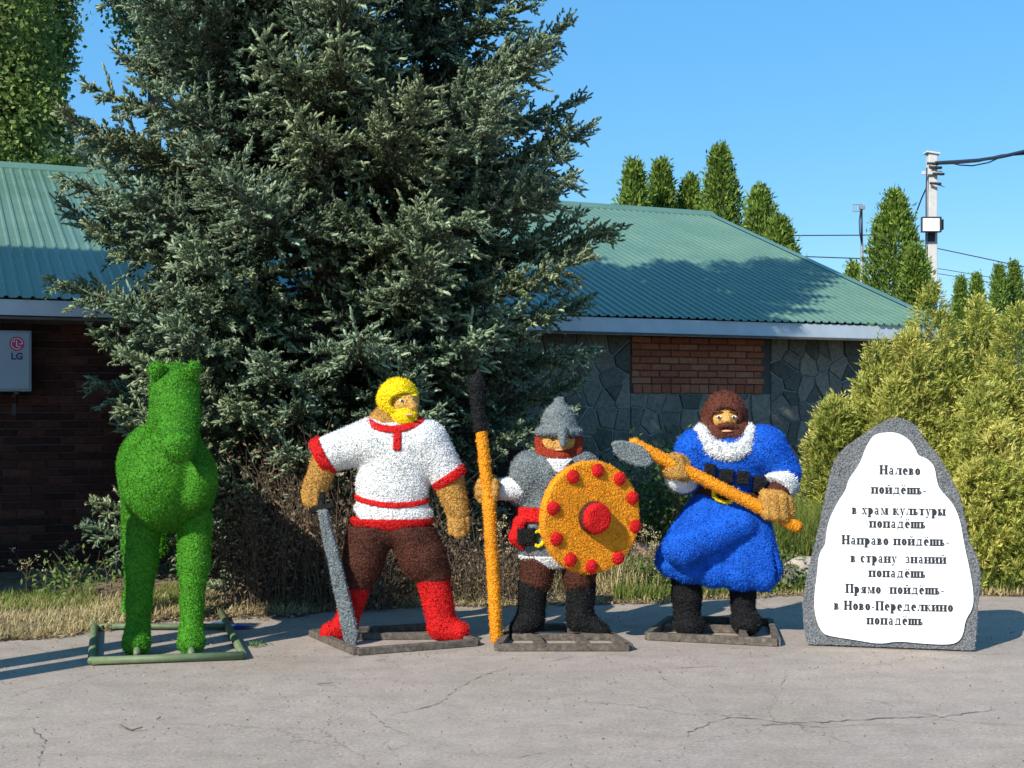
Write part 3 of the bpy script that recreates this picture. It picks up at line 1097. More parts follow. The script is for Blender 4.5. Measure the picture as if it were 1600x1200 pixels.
# golden shrubs at the right
def plume_bush(name, base, H, R, seed, mat, label, n=5200, group=None, dens_dark=None, top=None, flat=1.0):
    r = np.random.default_rng(seed)
    root = empty(name, (base[0], base[1], 0)); tag(root, label, 'bush', group)
    # several upright lobes, feathery sprays over their surface
    K = 15
    lob = []
    for i in range(K):
        a_ = r.uniform(0, 2 * math.pi); q = r.random() ** .5 * R * .72
        h = H * np.interp(q / R, [0, .35, 1], [1.0, .85, .52]) * r.uniform(.84, 1.0)
        lob.append((base[0] + math.cos(a_) * q, base[1] + math.sin(a_) * q * flat, h, R * r.uniform(.34, .5)))
    lob.append((base[0], base[1], H, R * .45))
    S0, D0, V0 = [], [], []
    m = int(n * 1.3) // len(lob)
    for (lx, ly, lh, lr) in lob:
        u = r.random(m) ** .85; az = r.uniform(0, 2 * math.pi, m)
        pr_ = np.interp(u, [0, .15, .45, .75, .92, 1], [.8, 1, .95, .62, .3, .04])
        wob = 1 + .18 * np.sin(az * 4 + u * 15 + lx * 9) + .12 * np.sin(az * 7 - u * 23)
        rad = lr * pr_ * wob * (r.random(m) ** .3)
        p = np.stack([lx + rad * np.cos(az), ly + rad * np.sin(az), u * lh + .02], 1)
        out = np.stack([np.cos(az), np.sin(az), np.zeros(m)], 1)
        d = out * r.uniform(.35, 1.0, (m, 1)) + np.array([0, 0, 1]) * r.uniform(.35, 1.0, (m, 1)) + r.normal(0, .28, (m, 3))
        S0.append(p); D0.append(d)
        V0.append(np.clip(r.normal(.5, .12) + r.normal(0, .12, m), 0, 1))
    S0 = np.concatenate(S0); D0 = np.concatenate(D0); V0 = np.concatenate(V0)
    D, A, B = frame_of(D0)
    n_ = len(S0)
    roll = r.uniform(0, math.pi, n_)
    A2 = A * np.cos(roll)[:, None] + B * np.sin(roll)[:, None]
    B2 = np.cross(D, A2)
    L = r.uniform(.06, .135, n_)
    g = Geo()
    for k in range(5):
        q = .1 + .2 * k
        for sd in ((-1, 1) if k < 4 else (0,)):
            dd = D * 1.0 + A2 * sd * .85 + B2 * r.normal(0, .3, (n_, 1))
            g.add(*blades(S0 + D * (L * q)[:, None], dd, L * (.52 - .05 * k) + .014, .0145, np.clip(V0 + .05 * k - .1 + r.normal(0, .07, n_), 0, 1)))
    link(bpy.data.objects.new('foliage', g.data('foliage', mat)), root)
    st = MB()
    for (lx, ly, lh, lr) in lob:
        st.tube([(base[0] + (lx - base[0]) * .2, base[1] + (ly - base[1]) * .2, 0), (base[0] * .4 + lx * .6, base[1] * .4 + ly * .6, lh * .4), (lx, ly, lh * .88)], [.03, .02, .006], 5, False)
    st.build('stem', M['trunk'], root)
    return root


gd = 12.2
plume_bush('golden_shrub', (P(1372, 0, 12.4)[0], 12.4, 0), 2.15, .80, 51, M['golden'], 'yellow-green shrub nearest the stone wall, its lower left mound behind the sign', 6500)
plume_bush('golden_shrub', (P(1455, 0, 12.6)[0], 12.6, 0), 2.68, .92, 52, M['golden'], 'tallest golden shrub with a pointed top behind the lettered sign', 8500)
plume_bush('golden_shrub', (P(1590, 0, 12.5)[0], 12.5, 0), 2.50, .95, 53, M['golden'], 'golden shrub with orange tips at the right edge of the view', 8000)
plume_bush('golden_shrub', (P(1530, 0, 11.9)[0], 11.9, 0), 1.75, .72, 54, M['golden'], 'low golden shrub in front of the taller ones, right of the sign', 5500)
plume_bush('golden_shrub', (P(1528, 0, 13.0)[0], 13.0, 0), 2.62, .95, 56, M['golden'], 'golden shrub filling the gap between the pointed one and the right edge', 6500)
plume_bush('golden_shrub', (P(1735, 0, 13)[0], 13, 0), 2.6, 1.0, 55, M['golden'], 'golden shrub just outside the right edge of the view', 5000)


# ------------------------------------------------------------------ undergrowth
def vz(x, y):
    w = y - edge_y(x)
    return .03 if w > .4 else 0.0 + .05 * max(0, w)


def strew(name, mat, n, region, hgt, wid, lean=.35, seed=0, parent=None, density=None, curl=.5, segs=2, vmean=.5):
    """grass blades: region(r, n) -> x, y"""
    r = np.random.default_rng(seed)
    x, y = region(r, n)
    zz = np.array([vz(a_, b_) for a_, b_ in zip(x, y)])
    n = len(x)
    h = r.uniform(*hgt, n); az = r.uniform(0, 2 * math.pi, n)
    ln = np.abs(r.normal(0, lean, n))
    D = np.stack([np.cos(az) * ln, np.sin(az) * ln, np.ones(n)], 1); D /= np.linalg.norm(D, axis=1, keepdims=True)
    D2 = D + np.stack([np.cos(az), np.sin(az), -.3 * np.ones(n)], 1) * curl * r.uniform(.3, 1.4, (n, 1)); D2 /= np.linalg.norm(D2, axis=1, keepdims=True)
    S = np.stack([-np.sin(az + r.normal(0, .8, n)), np.cos(az), np.zeros(n)], 1)
    w = r.uniform(*wid, n)[:, None]
    p0 = np.stack([x, y, zz], 1); p1 = p0 + D * (h * .55)[:, None]; p2 = p1 + D2 * (h * .45)[:, None]
    V = np.empty((n, 5, 3))
    V[:, 0] = p0 - S * w / 2; V[:, 1] = p0 + S * w / 2; V[:, 2] = p1 + S * w * .4; V[:, 3] = p1 - S * w * .4; V[:, 4] = p2
    b_ = np.arange(n)[:, None] * 5
    q = b_ + np.array([[0, 1, 2, 3]]); t = b_ + np.array([[3, 2, 4]])
    patch = .5 + .5 * np.sin(x * 2.3 + np.sin(y * 3)) * np.sin(y * 2.1 + x)
    var = np.clip(vmean + r.normal(0, .17, n) + .2 * (patch - .5), 0, 1)
    return tag(mobj(name, V.reshape(-1, 3), [t, q], mat, parent, attr=np.repeat(var, 5)), kind='stuff')


def band(X0, X1, w0, w1):
    """region between pixel columns X0, X1 at w0..w1 behind the pavement edge"""
    def f(r, n):
        a_ = r.uniform(X0, X1, n); w = w0 + (w1 - w0) * r.random(n) ** 1.1
        d = np.full(n, 10.5)
        for _ in range(3):
            x = (a_ - 800) / F * d
            d = np.array([edge_y(v) for v in x]) + w
        x = (a_ - 800) / F * d
        return x, d
    return f


strew('dry_grass', M['straw'], 26000, band(-200, 480, .0, 1.6), (.04, .12), (.004, .009), 2.6, 1)
strew('green_grass', M['grass'], 3800, band(-150, 150, 1.0, 2.0), (.05, .13), (.004, .009), .6, 2)
strew('green_grass', M['grass'], 1500, band(190, 300, .5, 1.6), (.05, .14), (.004, .009), .6, 12)
strew('dry_grass', M['straw'], 16000, band(480, 1260, .0, 1.6), (.03, .10), (.004, .009), 2.2, 3)
strew('green_grass', M['grass'], 16000, band(960, 1290, .10, 1.7), (.04, .16), (.005, .010), .5, 4)
strew('tall_grass', M['grass'], 9000, band(1190, 1330, .5, 1.6), (.35, .85), (.005, .010), .22, 5, vmean=.65)
strew('tall_dry_grass', M['straw'], 3800, band(560, 1060, .35, 1.5), (.10, .38), (.004, .008), .45, 6)
strew('dry_grass', M['straw'], 15000, band(1260, 1760, .0, 1.3), (.03, .12), (.004, .009), 1.6, 7)
strew('green_grass', M['grass'], 5000, band(1500, 1700, .1, .9), (.05, .25), (.005, .010), .5, 8)

# fallen leaves and litter
r = np.random.default_rng(5)
def litter(X0, X1, w0, w1, n, seed):
    r = np.random.default_rng(seed)
    x, y = band(X0, X1, w0, w1)(r, n)
    zz = np.array([vz(a_, b_) for a_, b_ in zip(x, y)]) + r.uniform(.005, .03, n)
    D = r.normal(0, 1, (n, 3)); D[:, 2] *= .35
    V, Fq, A = blades(np.stack([x, y, zz], 1), D, r.uniform(.02, .05, n), r.uniform(.015, .03, n), r.random(n), roll=r.normal(math.pi / 2, .5, n) * 0 + r.uniform(-.5, .5, n))
    return tag(mobj('leaf_litter', V, Fq, M['dry'], attr=A), kind='stuff')


litter(-100, 1650, -.06, 1.4, 9000, 9)
litter(200, 470, -.16, .25, 900, 10)


# brushwood under the spruce: dry thicket of thin stems with withered leaves
def thicket(name, x0, x1, y0, y1, H, seed, mat, label, n=260, leafn=26, leaf=.035, var0=.4, cat='bush', group=None, hv=.3, stemr=.003, spread=.35):
    r = np.random.default_rng(seed)
    root = empty(name, ((x0 + x1) / 2, (y0 + y1) / 2, 0)); tag(root, label, cat, group)
    mb = MB(); Pt = []; Dd = []
    for i in range(n):
        x = r.uniform(x0, x1); y = r.uniform(y0, y1); h = H * r.uniform(1 - hv * 2, 1.05)
        h *= .65 + .35 * math.sin(math.pi * min(1, max(0, (x - x0) / (x1 - x0) * .9 + .05)))
        dx, dy = r.normal(0, spread, 2) * h
        p0 = np.array([x, y, vz(x, y) - .02]); p1 = p0 + np.array([dx * .35, dy * .35, h * .55]); p2 = p0 + np.array([dx, dy, h])
        mb.tube([p0, p1, p2], [stemr, stemr * .8, stemr * .4], 3, False)
        for k in range(leafn):
            q = r.uniform(.12, 1)
            p = (p0 + (p1 - p0) * q / .55) if q < .55 else (p1 + (p2 - p1) * (q - .55) / .45)
            off = r.normal(0, .05, 3)
            Pt.append(p + off); Dd.append(off / .05 + r.normal(0, .6, 3))
    Pt = np.array(Pt); Dd = np.array(Dd); m = len(Pt)
    V, Fq, A = blades(Pt, Dd, r.uniform(.6, 1.4, m) * leaf, r.uniform(.3, .6, m) * leaf, np.clip(r.normal(var0, .2, m), 0, 1))
    mobj('foliage', V, Fq, mat, root, attr=A)
    mb.build('stem', M['twig'], root)
    return root


thicket('dry_thicket', -2.25, -.95, 10.25, 11.0, 1.55, 61, M['dry'], 'tangle of withered brown brushwood under the spruce right of the green horse', 420, 26, .04, .28, hv=.35)
thicket('dry_thicket', -1.0, .25, 10.6, 11.4, 1.0, 62, M['dry'], 'dry brown brushwood behind the statue in the white shirt', 260, 20, .036, .35, hv=.35)
thicket('dry_thicket', .2, 1.3, 11.3, 12.0, .6, 63, M['dry'], 'low dry brushwood behind the round orange shield', 180, 16, .035, .5)
thicket('leafy_bush', 1.05, 1.9, 12.2, 13.0, 1.45, 64, M['leafgreen'], 'dark green leafy bush against the stone wall left of the blue-robed statue', 190, 34, .06, .45, hv=.3)
thicket('leafy_bush', 1.95, 2.5, 11.3, 11.9, .42, 65, M['leafgreen'], 'low light green plants beside the rock left of the sign', 130, 26, .045, .8)
thicket('leafy_bush', 1.0, 1.5, 11.15, 11.5, .30, 66, M['leafgreen'], 'low green plants behind the legs of the blue-robed statue', 110, 26, .04, .7)
thicket('weed', -3.9, -3.1, 10.6, 11.2, .40, 67, M['leafgreen'], 'light green weeds at the edge of the dry grass left of the green horse', 26, 18, .05, .85)


def weed_stalk(X, Y0, H, seed, label):
    p = G(X, Y0)
    r = np.random.default_rng(seed)
    root = empty('dry_weed', (p[0], p[1], 0)); tag(root, label, 'weed', 'dry weed stalks by the pavement')
    mb = MB(); Pt = []; Dd = []
    top = p + np.array([r.normal(0, .04), 0, H])
    mid = (p + top) / 2 + np.array([r.normal(0, .02), 0, 0])
    mb.tube([p, mid, top], [.004, .003, .002], 5)
    for k in range(7):
        q = p + (top - p) * r.uniform(.35, .95)
        en = q + np.array([r.normal(0, .07), r.normal(0, .07), r.uniform(.05, .16)])
        mb.tube([q, en], [.002, .0015], 3)
        for j in range(10):
            Pt.append(en + r.normal(0, .012, 3)); Dd.append(r.normal(0, 1, 3) + (0, 0, .7))
    for j in range(26):
        Pt.append(top + r.normal(0, .016, 3)); Dd.append(r.normal(0, 1, 3) + (0, 0, .5))
    Pt = np.array(Pt); m = len(Pt)
    V, Fq, A = blades(Pt, np.array(Dd), .022, .010, r.uniform(.5, 1, m))
    mobj('seed_head', V, Fq, M['straw'], root, attr=A)
    mb.build('stem', M['straw'], root)


weed_stalk(162, 905, .60, 1, 'tall dry weed stalk with a pale head left of the green horse')
weed_stalk(42, 935, .30, 2, 'short bent dry stalk in the grass below the air conditioner')
weed_stalk(100, 920, .34, 3, 'thin dry stalk between the bent one and the green horse')
weed_stalk(560, 945, .78, 4, 'dry umbel weed behind the sword blade of the white-shirted statue')
weed_stalk(520, 940, .90, 5, 'tallest dry umbel weed beside the hand above the sword')
weed_stalk(775, 940, .62, 6, 'dry weed right of the spear shaft')
weed_stalk(1010, 938, .55, 7, 'dry weed stalk between the shield and the blue robe')
weed_stalk(1040, 940, .48, 8, 'dry weed stalk close to the hem of the blue robe')


# rocks
def rock(c, r, seed, mat, label):
    rr = np.random.default_rng(seed)
    n1, n2 = 8, 12; V = []
    for i in range(n1 + 1):
        th = math.pi * i / n1
        for k in range(n2):
            ph = 2 * math.pi * k / n2
            j = 1 + .16 * math.sin(3 * ph + seed + i) + rr.uniform(-.10, .10)
            V.append((c[0] + r[0] * math.sin(th) * math.cos(ph) * j, c[1] + r[1] * math.sin(th) * math.sin(ph) * j, c[2] + r[2] * math.cos(th) * (1 if i not in (0, n1) else .95)))
    Fs = [[i * n2 + k, (i + 1) * n2 + k, (i + 1) * n2 + (k + 1) % n2, i * n2 + (k + 1) % n2] for i in range(n1) for k in range(n2)]
    o = mobj('rock', V, Fs, mat); tag(o, label, 'rock', 'rocks in the verge'); return o


M['rock'] = plain_mat('rock', (.36, .30, .26), .95, .3, 9, bmp=1, bscale=30)
M['rubble'] = plain_mat('rubble', (.38, .22, .16), .95, .35, 14, bmp=1, bscale=30)
M['rockdark'] = plain_mat('rock_dark', (.14, .12, .11), .95, .3, 9, bmp=1, bscale=30)
rock((P(1258, 880, 11.5)[0], 11.5, .20), (.17, .14, .10), 1, M['rock'], 'pale flat rock between the blue robe and the sign')
rock((P(1231, 893, 11.4)[0], 11.4, .13), (.09, .1, .10), 2, M['rockdark'], 'dark rock leaning on the pale one beside the blue robe')
rock((P(1005, 858, 12.2)[0], 12.2, .22), (.22, .14, .13), 3, M['rubble'], 'reddish rubble stone behind the shield and blue robe')
rock((P(970, 850, 12.3)[0], 12.3, .20), (.14, .12, .14), 4, M['rubble'], 'reddish rubble stone hidden half behind the shield')
rock((P(1040, 868, 12.1)[0], 12.1, .16), (.13, .12, .10), 5, M['rubble'], 'smallest reddish stone, next to the robe hem')

# ------------------------------------------------------------------ pole, mast, cables
M['concrete'] = plain_mat('concrete', (.52, .50, .48), .9, .15, 6, bmp=.4)
M['cable'] = plain_mat('cable', (.015, .015, .03), .6, .1, bmp=0)
M['galv'] = plain_mat('galvanised', (.30, .32, .34), .5, .15, metal=.4)
pd = 25.0
def pp(X, Y, d=pd): return P(X, Y, d)
pole = empty('power_pole', (pp(1455, 0)[0], pd, 0))
tag(pole, 'whitish concrete power pole with brackets, cables and a floodlight right of the roof', 'pole')
zp = pp(0, 240)[2]; xb, xt = pp(1453, 0)[0], pp(1456, 0)[0]
mb = MB(); h0, h1 = .115, .085
A = [(xb - h0, pd - h0, 0), (xb + h0, pd - h0, 0), (xb + h0, pd + h0, 0), (xb - h0, pd + h0, 0)]
B = [(xt - h1, pd - h1, zp), (xt + h1, pd - h1, zp), (xt + h1, pd + h1, zp), (xt - h1, pd + h1, zp)]
mb.add(A + B, [[3, 2, 1, 0], [4, 5, 6, 7], [0, 1, 5, 4], [1, 2, 6, 5], [2, 3, 7, 6], [3, 0, 4, 7]])
mb.build('shaft', M['concrete'], pole, bevel=.02)
MB().obox(pp(1456, 240) + (0, 0, 0), (.13, 0, -.02), (0, .12, 0), (.005, 0, .018)).build('cap', M['concrete'], pole, bevel=.01)
MB().obox(pp(1456, 270, pd - .12), (.19, 0, 0), (0, .02, 0), (0, 0, .03)).build('cross_bracket', M['concrete'], pole)
for (X, Y, rr_) in ((1457, 256, .05), (1462, 262, .055), (1466, 272, .05), (1461, 287, .05)):
    q = pp(X, Y, pd - .14)
    MB().tube([q + (-.10, 0, .01), q + (-.03, -.04, 0), q + (.05, -.04, -.01), q + (.1, 0, 0)], rr_ * .55, 6).build('cable_clamp', M['dark'], pole)
MB().tube([pp(1464, 288, pd - .12), pp(1476, 292, pd - .12)], .012, 5).build('hook', M['galv'], pole)
fl = MB().obox(pp(1455, 351, pd - .26), (.185, 0, 0), (0, .05, 0), (0, 0, .145)).build('floodlight', M['dark'], pole, bevel=.01)
MB().obox(pp(1455, 351, pd - .314), (.155, 0, 0), (0, .003, 0), (0, 0, .118)).build('lens', plain_mat('lens', (.8, .84, .8), .3, .03, bmp=0), fl)
MB().obox(pp(1468, 353, pd - .15), (.05, 0, .02), (0, .09, 0), (0, 0, .10)).build('bracket', M['dark'], pole)
MB().obox(pp(1455, 369, pd - .105), (.07, 0, 0), (0, .01, 0), (0, 0, .10)).build('clamp_plate', M['cable'], pole)
MB().tube([pp(1448, 262, pd - .14), pp(1447, 300, pd - .13), pp(1447, 350, pd - .14), pp(1446, 420, pd - .14), (xb - .1, pd - .14, .3)], .014, 5).build('down_cable', M['cable'], pole)


def cable(name, pts, r, label, d0, d1=None, sag=0, mat=None, tags=True):
    d1 = d1 or d0
    n = len(pts)
    L = [P(x, y, d0 + (d1 - d0) * i / (n - 1)) for i, (x, y) in enumerate(pts)]
    mb = MB().tube(L, r, 5)
    o = mb.build(name, mat or M['cable'], None, smooth=True)
    tag(o, label, 'cable', 'overhead cables')
    return o


cable('overhead_cable', [(1462, 254), (1500, 252), (1530, 250), (1565, 245), (1600, 237), (1700, 212), (1900, 150)], .028, 'thick black twisted cable bundle leaving the concrete pole to the right', pd - .1, 15)
cable('overhead_cable', [(1466, 256), (1500, 254.5), (1530, 251.5), (1565, 243), (1600, 240), (1700, 216), (1900, 156)], .020, 'second black cable twisted along the thick bundle', pd - .15, 15.2)
cable('overhead_cable', [(1482, 254), (1500, 258), (1520, 259), (1545, 254), (1560, 247)], .012, 'thin slack loop hanging under the thick cable bundle', 24, 21)
cable('overhead_cable', [(1449, 290), (1440, 310), (1425, 350), (1412, 385)], .014, 'slanting cable running down left from the concrete pole to the thuja', pd, 27)
cable('overhead_cable', [(1150, 367), (1240, 368), (1345, 367.5), (1400, 366)], .013, 'upper thin wire across the sky left of the antenna mast', 30)
cable('overhead_cable', [(1150, 399), (1260, 401), (1345, 404), (1420, 406)], .013, 'lower thin wire across the sky left of the antenna mast', 30)
cable('overhead_cable', [(1400, 376), (1464, 388), (1530, 402), (1600, 417), (1800, 460)], .012, 'thin wire descending across the sky right of the concrete pole', 31, 28)
cable('overhead_cable', [(1440, 416), (1475, 421), (1540, 432), (1620, 446)], .010, 'faint wire behind the distant thujas, upper of the low pair', 40)
cable('overhead_cable', [(1440, 424), (1475, 429), (1540, 440), (1620, 454)], .010, 'faint wire behind the distant thujas, lower of the low pair', 40)

md = 24.0
mast = empty('antenna_mast', (P(1346, 0, md)[0], md, 0))
tag(mast, 'thin metal antenna mast with a small square grid aerial behind the roof slope', 'antenna')
MB().tube([(P(1347, 0, md)[0], md, 0), P(1346.5, 380, md)], .032, 8).build('mast_tube', M['galv'], mast, smooth=True)
MB().tube([P(1346.5, 380, md), P(1346, 322, md)], .022, 8).build('mast_tube', M['dark'], mast, smooth=True)
an_ = MB()
for X in (1333, 1337, 1342): an_.tube([P(X, 319, md - .03), P(X, 331, md - .03)], .007, 4)
for Y in (319.5, 330.5): an_.tube([P(1332, Y, md - .03), P(1348, Y, md - .03)], .007, 4)
an_.build('aerial', M['galv'], mast)
MB().obox(P(1347, 324, md - .02), (.05, 0, 0), (0, .03, 0), (0, 0, .035)).build('aerial_box', M['galv'], mast)
MB().tube([P(1345, 326, md - .05), P(1342.5, 345, md - .05), P(1343, 362, md - .05), P(1346, 382, md - .05)], .010, 4).build('lead', M['cable'], mast)


# ------------------------------------------------------------------ turf bodies from distance fields
def prim_eval(p, X, Y, Z):
    if p[0] == 'rc':
        _, a_, b_, r1, r2, fy = p
        ax, ay, az = a_; bx, by, bz = b_
        mx = (ay + by) / 2
        Yy = mx + (Y - mx) / fy; ay2 = mx + (ay - mx) / fy; by2 = mx + (by - mx) / fy
        dx, dy, dz = bx - ax, by2 - ay2, bz - az
        L2 = dx * dx + dy * dy + dz * dz + 1e-12
        h = np.clip(((X - ax) * dx + (Yy - ay2) * dy + (Z - az) * dz) / L2, 0, 1)
        return np.sqrt((X - ax - h * dx) ** 2 + (Yy - ay2 - h * dy) ** 2 + (Z - az - h * dz) ** 2) - (r1 + (r2 - r1) * h)
    if p[0] == 'el':
        _, c, rd, R = p
        x, y, z = X - c[0], Y - c[1], Z - c[2]
        if R is not None:
            x, y, z = (R[0][0] * x + R[0][1] * y + R[0][2] * z, R[1][0] * x + R[1][1] * y + R[1][2] * z, R[2][0] * x + R[2][1] * y + R[2][2] * z)
        k0 = np.sqrt((x / rd[0]) ** 2 + (y / rd[1]) ** 2 + (z / rd[2]) ** 2)
        k1 = np.sqrt((x / rd[0] ** 2) ** 2 + (y / rd[1] ** 2) ** 2 + (z / rd[2] ** 2) ** 2) + 1e-9
        return k0 * (k0 - 1) / k1
    if p[0] == 'poly':           # convex or not: outline in x,z with a rounded thickness in y
        _, pts, yc, th, rnd = p
        d = np.full(np.broadcast(X, Z).shape, 1e9); s = np.ones(d.shape)
        n = len(pts)
        for i in range(n):
            ex, ez = pts[i - 1][0] - pts[i][0], pts[i - 1][1] - pts[i][1]
            wx, wz = X - pts[i][0], Z - pts[i][1]
            t = np.clip((wx * ex + wz * ez) / (ex * ex + ez * ez + 1e-12), 0, 1)
            d = np.minimum(d, (wx - ex * t) ** 2 + (wz - ez * t) ** 2)
            c1 = Z >= pts[i][1]; c2 = Z < pts[i - 1][1]; c3 = ex * wz > ez * wx
            flip = (c1 & c2 & c3) | (~c1 & ~c2 & ~c3)
            s = np.where(flip, -s, s)
        d2 = s * np.sqrt(d) + rnd
        dy = np.abs(Y - yc) - th + rnd
        return np.minimum(np.maximum(d2, dy), 0) + np.sqrt(np.maximum(d2, 0) ** 2 + np.maximum(dy, 0) ** 2) - rnd


def prim_box(p):
    if p[0] == 'rc':
        r = max(p[3], p[4]) * max(1, p[5])
        return np.minimum(p[1], p[2]) - r, np.maximum(p[1], p[2]) + r
    if p[0] == 'el':
        r = max(p[2]) if p[3] is not None else np.array(p[2])
        return np.asarray(p[1]) - r, np.asarray(p[1]) + r
    xs_ = [q[0] for q in p[1]]; zs_ = [q[1] for q in p[1]]
    return np.array([min(xs_), p[2] - p[3], min(zs_)]), np.array([max(xs_), p[2] + p[3], max(zs_)])


def union(prims, X, Y, Z, k):
    d = None
    for p in prims:
        e_ = prim_eval(p, X, Y, Z)
        if d is None: d = e_
        elif k <= 0: d = np.minimum(d, e_)
        else:
            h = np.clip(.5 + .5 * (e_ - d) / k, 0, 1)
            d = e_ * (1 - h) + d * h - k * h * (1 - h)
    return d


def tuft(p, cell=.010):
    """one random value per small cell of space: blades of a tuft share their tone"""
    q = np.floor(p / cell).astype(np.int64)
    h = (q[:, 0] * 73856093) ^ (q[:, 1] * 19349663) ^ (q[:, 2] * 83492791)
    return ((h * 2654435761) % 4294967296) / 4294967296.0


FUZZ = 19000
def blob(name, prims, mat, parent, k=.03, infl=0, clip=None, cut=None, vox=.009, fuzz=1.0, flen=.016, warp=None, label=None):
    los, his = zip(*[prim_box(p) for p in prims])
    lo = np.min(los, axis=0) - .03 - infl; hi = np.max(his, axis=0) + .03 + infl
    nx, ny, nz = np.ceil((hi - lo) / vox).astype(int) + 1
    X = (lo[0] + vox * np.arange(nx))[:, None, None].astype(np.float32)
    Y = (lo[1] + vox * np.arange(ny))[None, :, None].astype(np.float32)
    Z = (lo[2] + vox * np.arange(nz))[None, None, :].astype(np.float32)
    d = union(prims, X, Y, Z, k) - infl
    d = np.broadcast_to(d, (nx, ny, nz)).copy()
    if clip is not None:
        d = np.maximum(d, clip(X, Y, Z))
    if cut is not None:
        cd = union(cut, X, Y, Z, 0)
        h = np.clip(.5 - .5 * (d + cd) / .012, 0, 1)
        d = d * (1 - h) + (-cd) * h + .012 * h * (1 - h)
    if warp is not None:
        d = d + warp(X, Y, Z)
    g = vdb.FloatGrid(background=1.0)
    g.copyFromArray(np.ascontiguousarray(d, dtype=np.float32))
    pts, quads = g.convertToQuads(0.0)
    if len(pts) == 0:
        print('EMPTY', name); return None
    pts = pts * vox + lo
    quads = quads.astype(np.int64)[:, ::-1]
    # surface samples -> turf blades
    a_, b_, c_, d_ = (pts[quads[:, i]] for i in range(4))
    nrm = np.cross(c_ - a_, d_ - b_)
    ar = np.linalg.norm(nrm, axis=1) / 2
    nrm /= (2 * ar + 1e-12)[:, None]
    # outward orientation check
    cen = pts.mean(0)
    if np.sum(((a_ + c_) / 2 - cen) * nrm * ar[:, None]) < 0:
        quads = quads[:, ::-1]; nrm = -nrm
    V = [pts]; A = [np.clip(.05 + .45 * tuft(pts), 0, 1)]
    T = []
    nb_ = int(ar.sum() * FUZZ * fuzz)
    if nb_ > 0:
        idx = rng.choice(len(quads), nb_, p=ar / ar.sum())
        uu, vv = rng.random((nb_, 1)), rng.random((nb_, 1))
        Pt = (a_[idx] * (1 - uu) + b_[idx] * uu) * (1 - vv) + (d_[idx] * (1 - uu) + c_[idx] * uu) * vv
        D = nrm[idx] + rng.normal(0, .5, (nb_, 3))
        tv, tf, ta = tris(Pt - nrm[idx] * .003, D, rng.uniform(.5, 1.3, nb_) * flen * .9 * (.6 + .8 * tuft(Pt, .016)), rng.uniform(.005, .008, nb_), np.clip(.22 + .65 * tuft(Pt) + rng.normal(0, .12, nb_), 0, 1))
        T.append(tf + len(pts)); V.append(tv); A.append(ta)
    V = np.concatenate(V); A = np.concatenate(A)
    fs = (T + [quads]) if T else [quads]
    sm = np.concatenate([np.zeros(len(T[0]) if T else 0, bool), np.ones(len(quads), bool)])
    o = mobj(name, V, fs, mat, parent, attr=A, smooth=sm)
    if label: o['label'] = label
    return o


class Fig:
    def __init__(self, d): self.d = d; self.s = d / F
    def p(self, X, Y, dy=0): 
        q = P(X, Y, self.d); q[1] += dy; return q
    def rc(self, a_, b_, r1, r2=None, fy=1.0):
        """capsule: a_, b_ = (X, Y[, dy]) and pixel radii"""
        r2 = r1 if r2 is None else r2
        return ('rc', self.p(*a_), self.p(*b_), r1 * self.s, r2 * self.s, fy)
    def el(self, c, rx, rz, ry=None, rot=0, R=None):
        ry = rx if ry is None else ry
        if rot:
            q = math.radians(rot); R = [[math.cos(q), 0, math.sin(q)], [0, 1, 0], [-math.sin(q), 0, math.cos(q)]]
        return ('el', self.p(*c), (rx * self.s, ry * self.s, rz * self.s), R)
    def poly(self, pts, dy, th, rnd=.02):
        return ('poly', [(self.p(x, y)[0], self.p(x, y)[2]) for x, y in pts], self.d + dy, th, rnd)
    def slab(self, a_, b_):
        """clip: keep points between the perpendicular planes at a_ and b_"""
        A_, B_ = self.p(*a_), self.p(*b_)
        n = B_ - A_; L = np.linalg.norm(n); n = n / L
        return lambda X, Y, Z: np.maximum(-(n[0] * (X - A_[0]) + n[1] * (Y - A_[1]) + n[2] * (Z - A_[2])),
                                          (n[0] * (X - A_[0]) + n[1] * (Y - A_[1]) + n[2] * (Z - A_[2])) - L)


def planks(root, segs, z, hw, hh, mat, name='plank', round_=False):
    """base frame members between ground pixel points"""
    for (a_, b_) in segs:
        A_, B_ = G(*a_), G(*b_)
        A_[2] = B_[2] = z
        if round_:
            MB().tube([A_, B_], hw, 10).build(name, mat, root, smooth=True)
        else:
            dv = (B_ - A_) / 2; L = np.linalg.norm(dv)
            sd_ = np.array([-dv[1], dv[0], 0]) / L * hw
            MB().obox((A_ + B_) / 2, dv, sd_, (0, 0, hh)).build(name, mat, root, bevel=.004)


def wood_mat():
    m, nt, b = new_mat('weathered_plank', (.2, .17, .14), .9, spec=.2)
    co = node(nt, 'ShaderNodeTexCoord').outputs['Object']
    n = noise(nt, 26, 6, .75, co)
    r = ramp(nt, n.outputs['Fac'], [(.3, (.04, .033, .027)), (.55, (.12, .10, .08)), (.75, (.24, .20, .16))])
    nt.links.new(r.outputs[0], b.inputs['Base Color'])
    bump(nt, b, n.outputs['Fac'], .6, .006)
    return m


M['wood'] = wood_mat()
M['greenpaint'] = plain_mat('dull_green_paint', (.11, .15, .07), .6, .3, 12, bmp=.2)

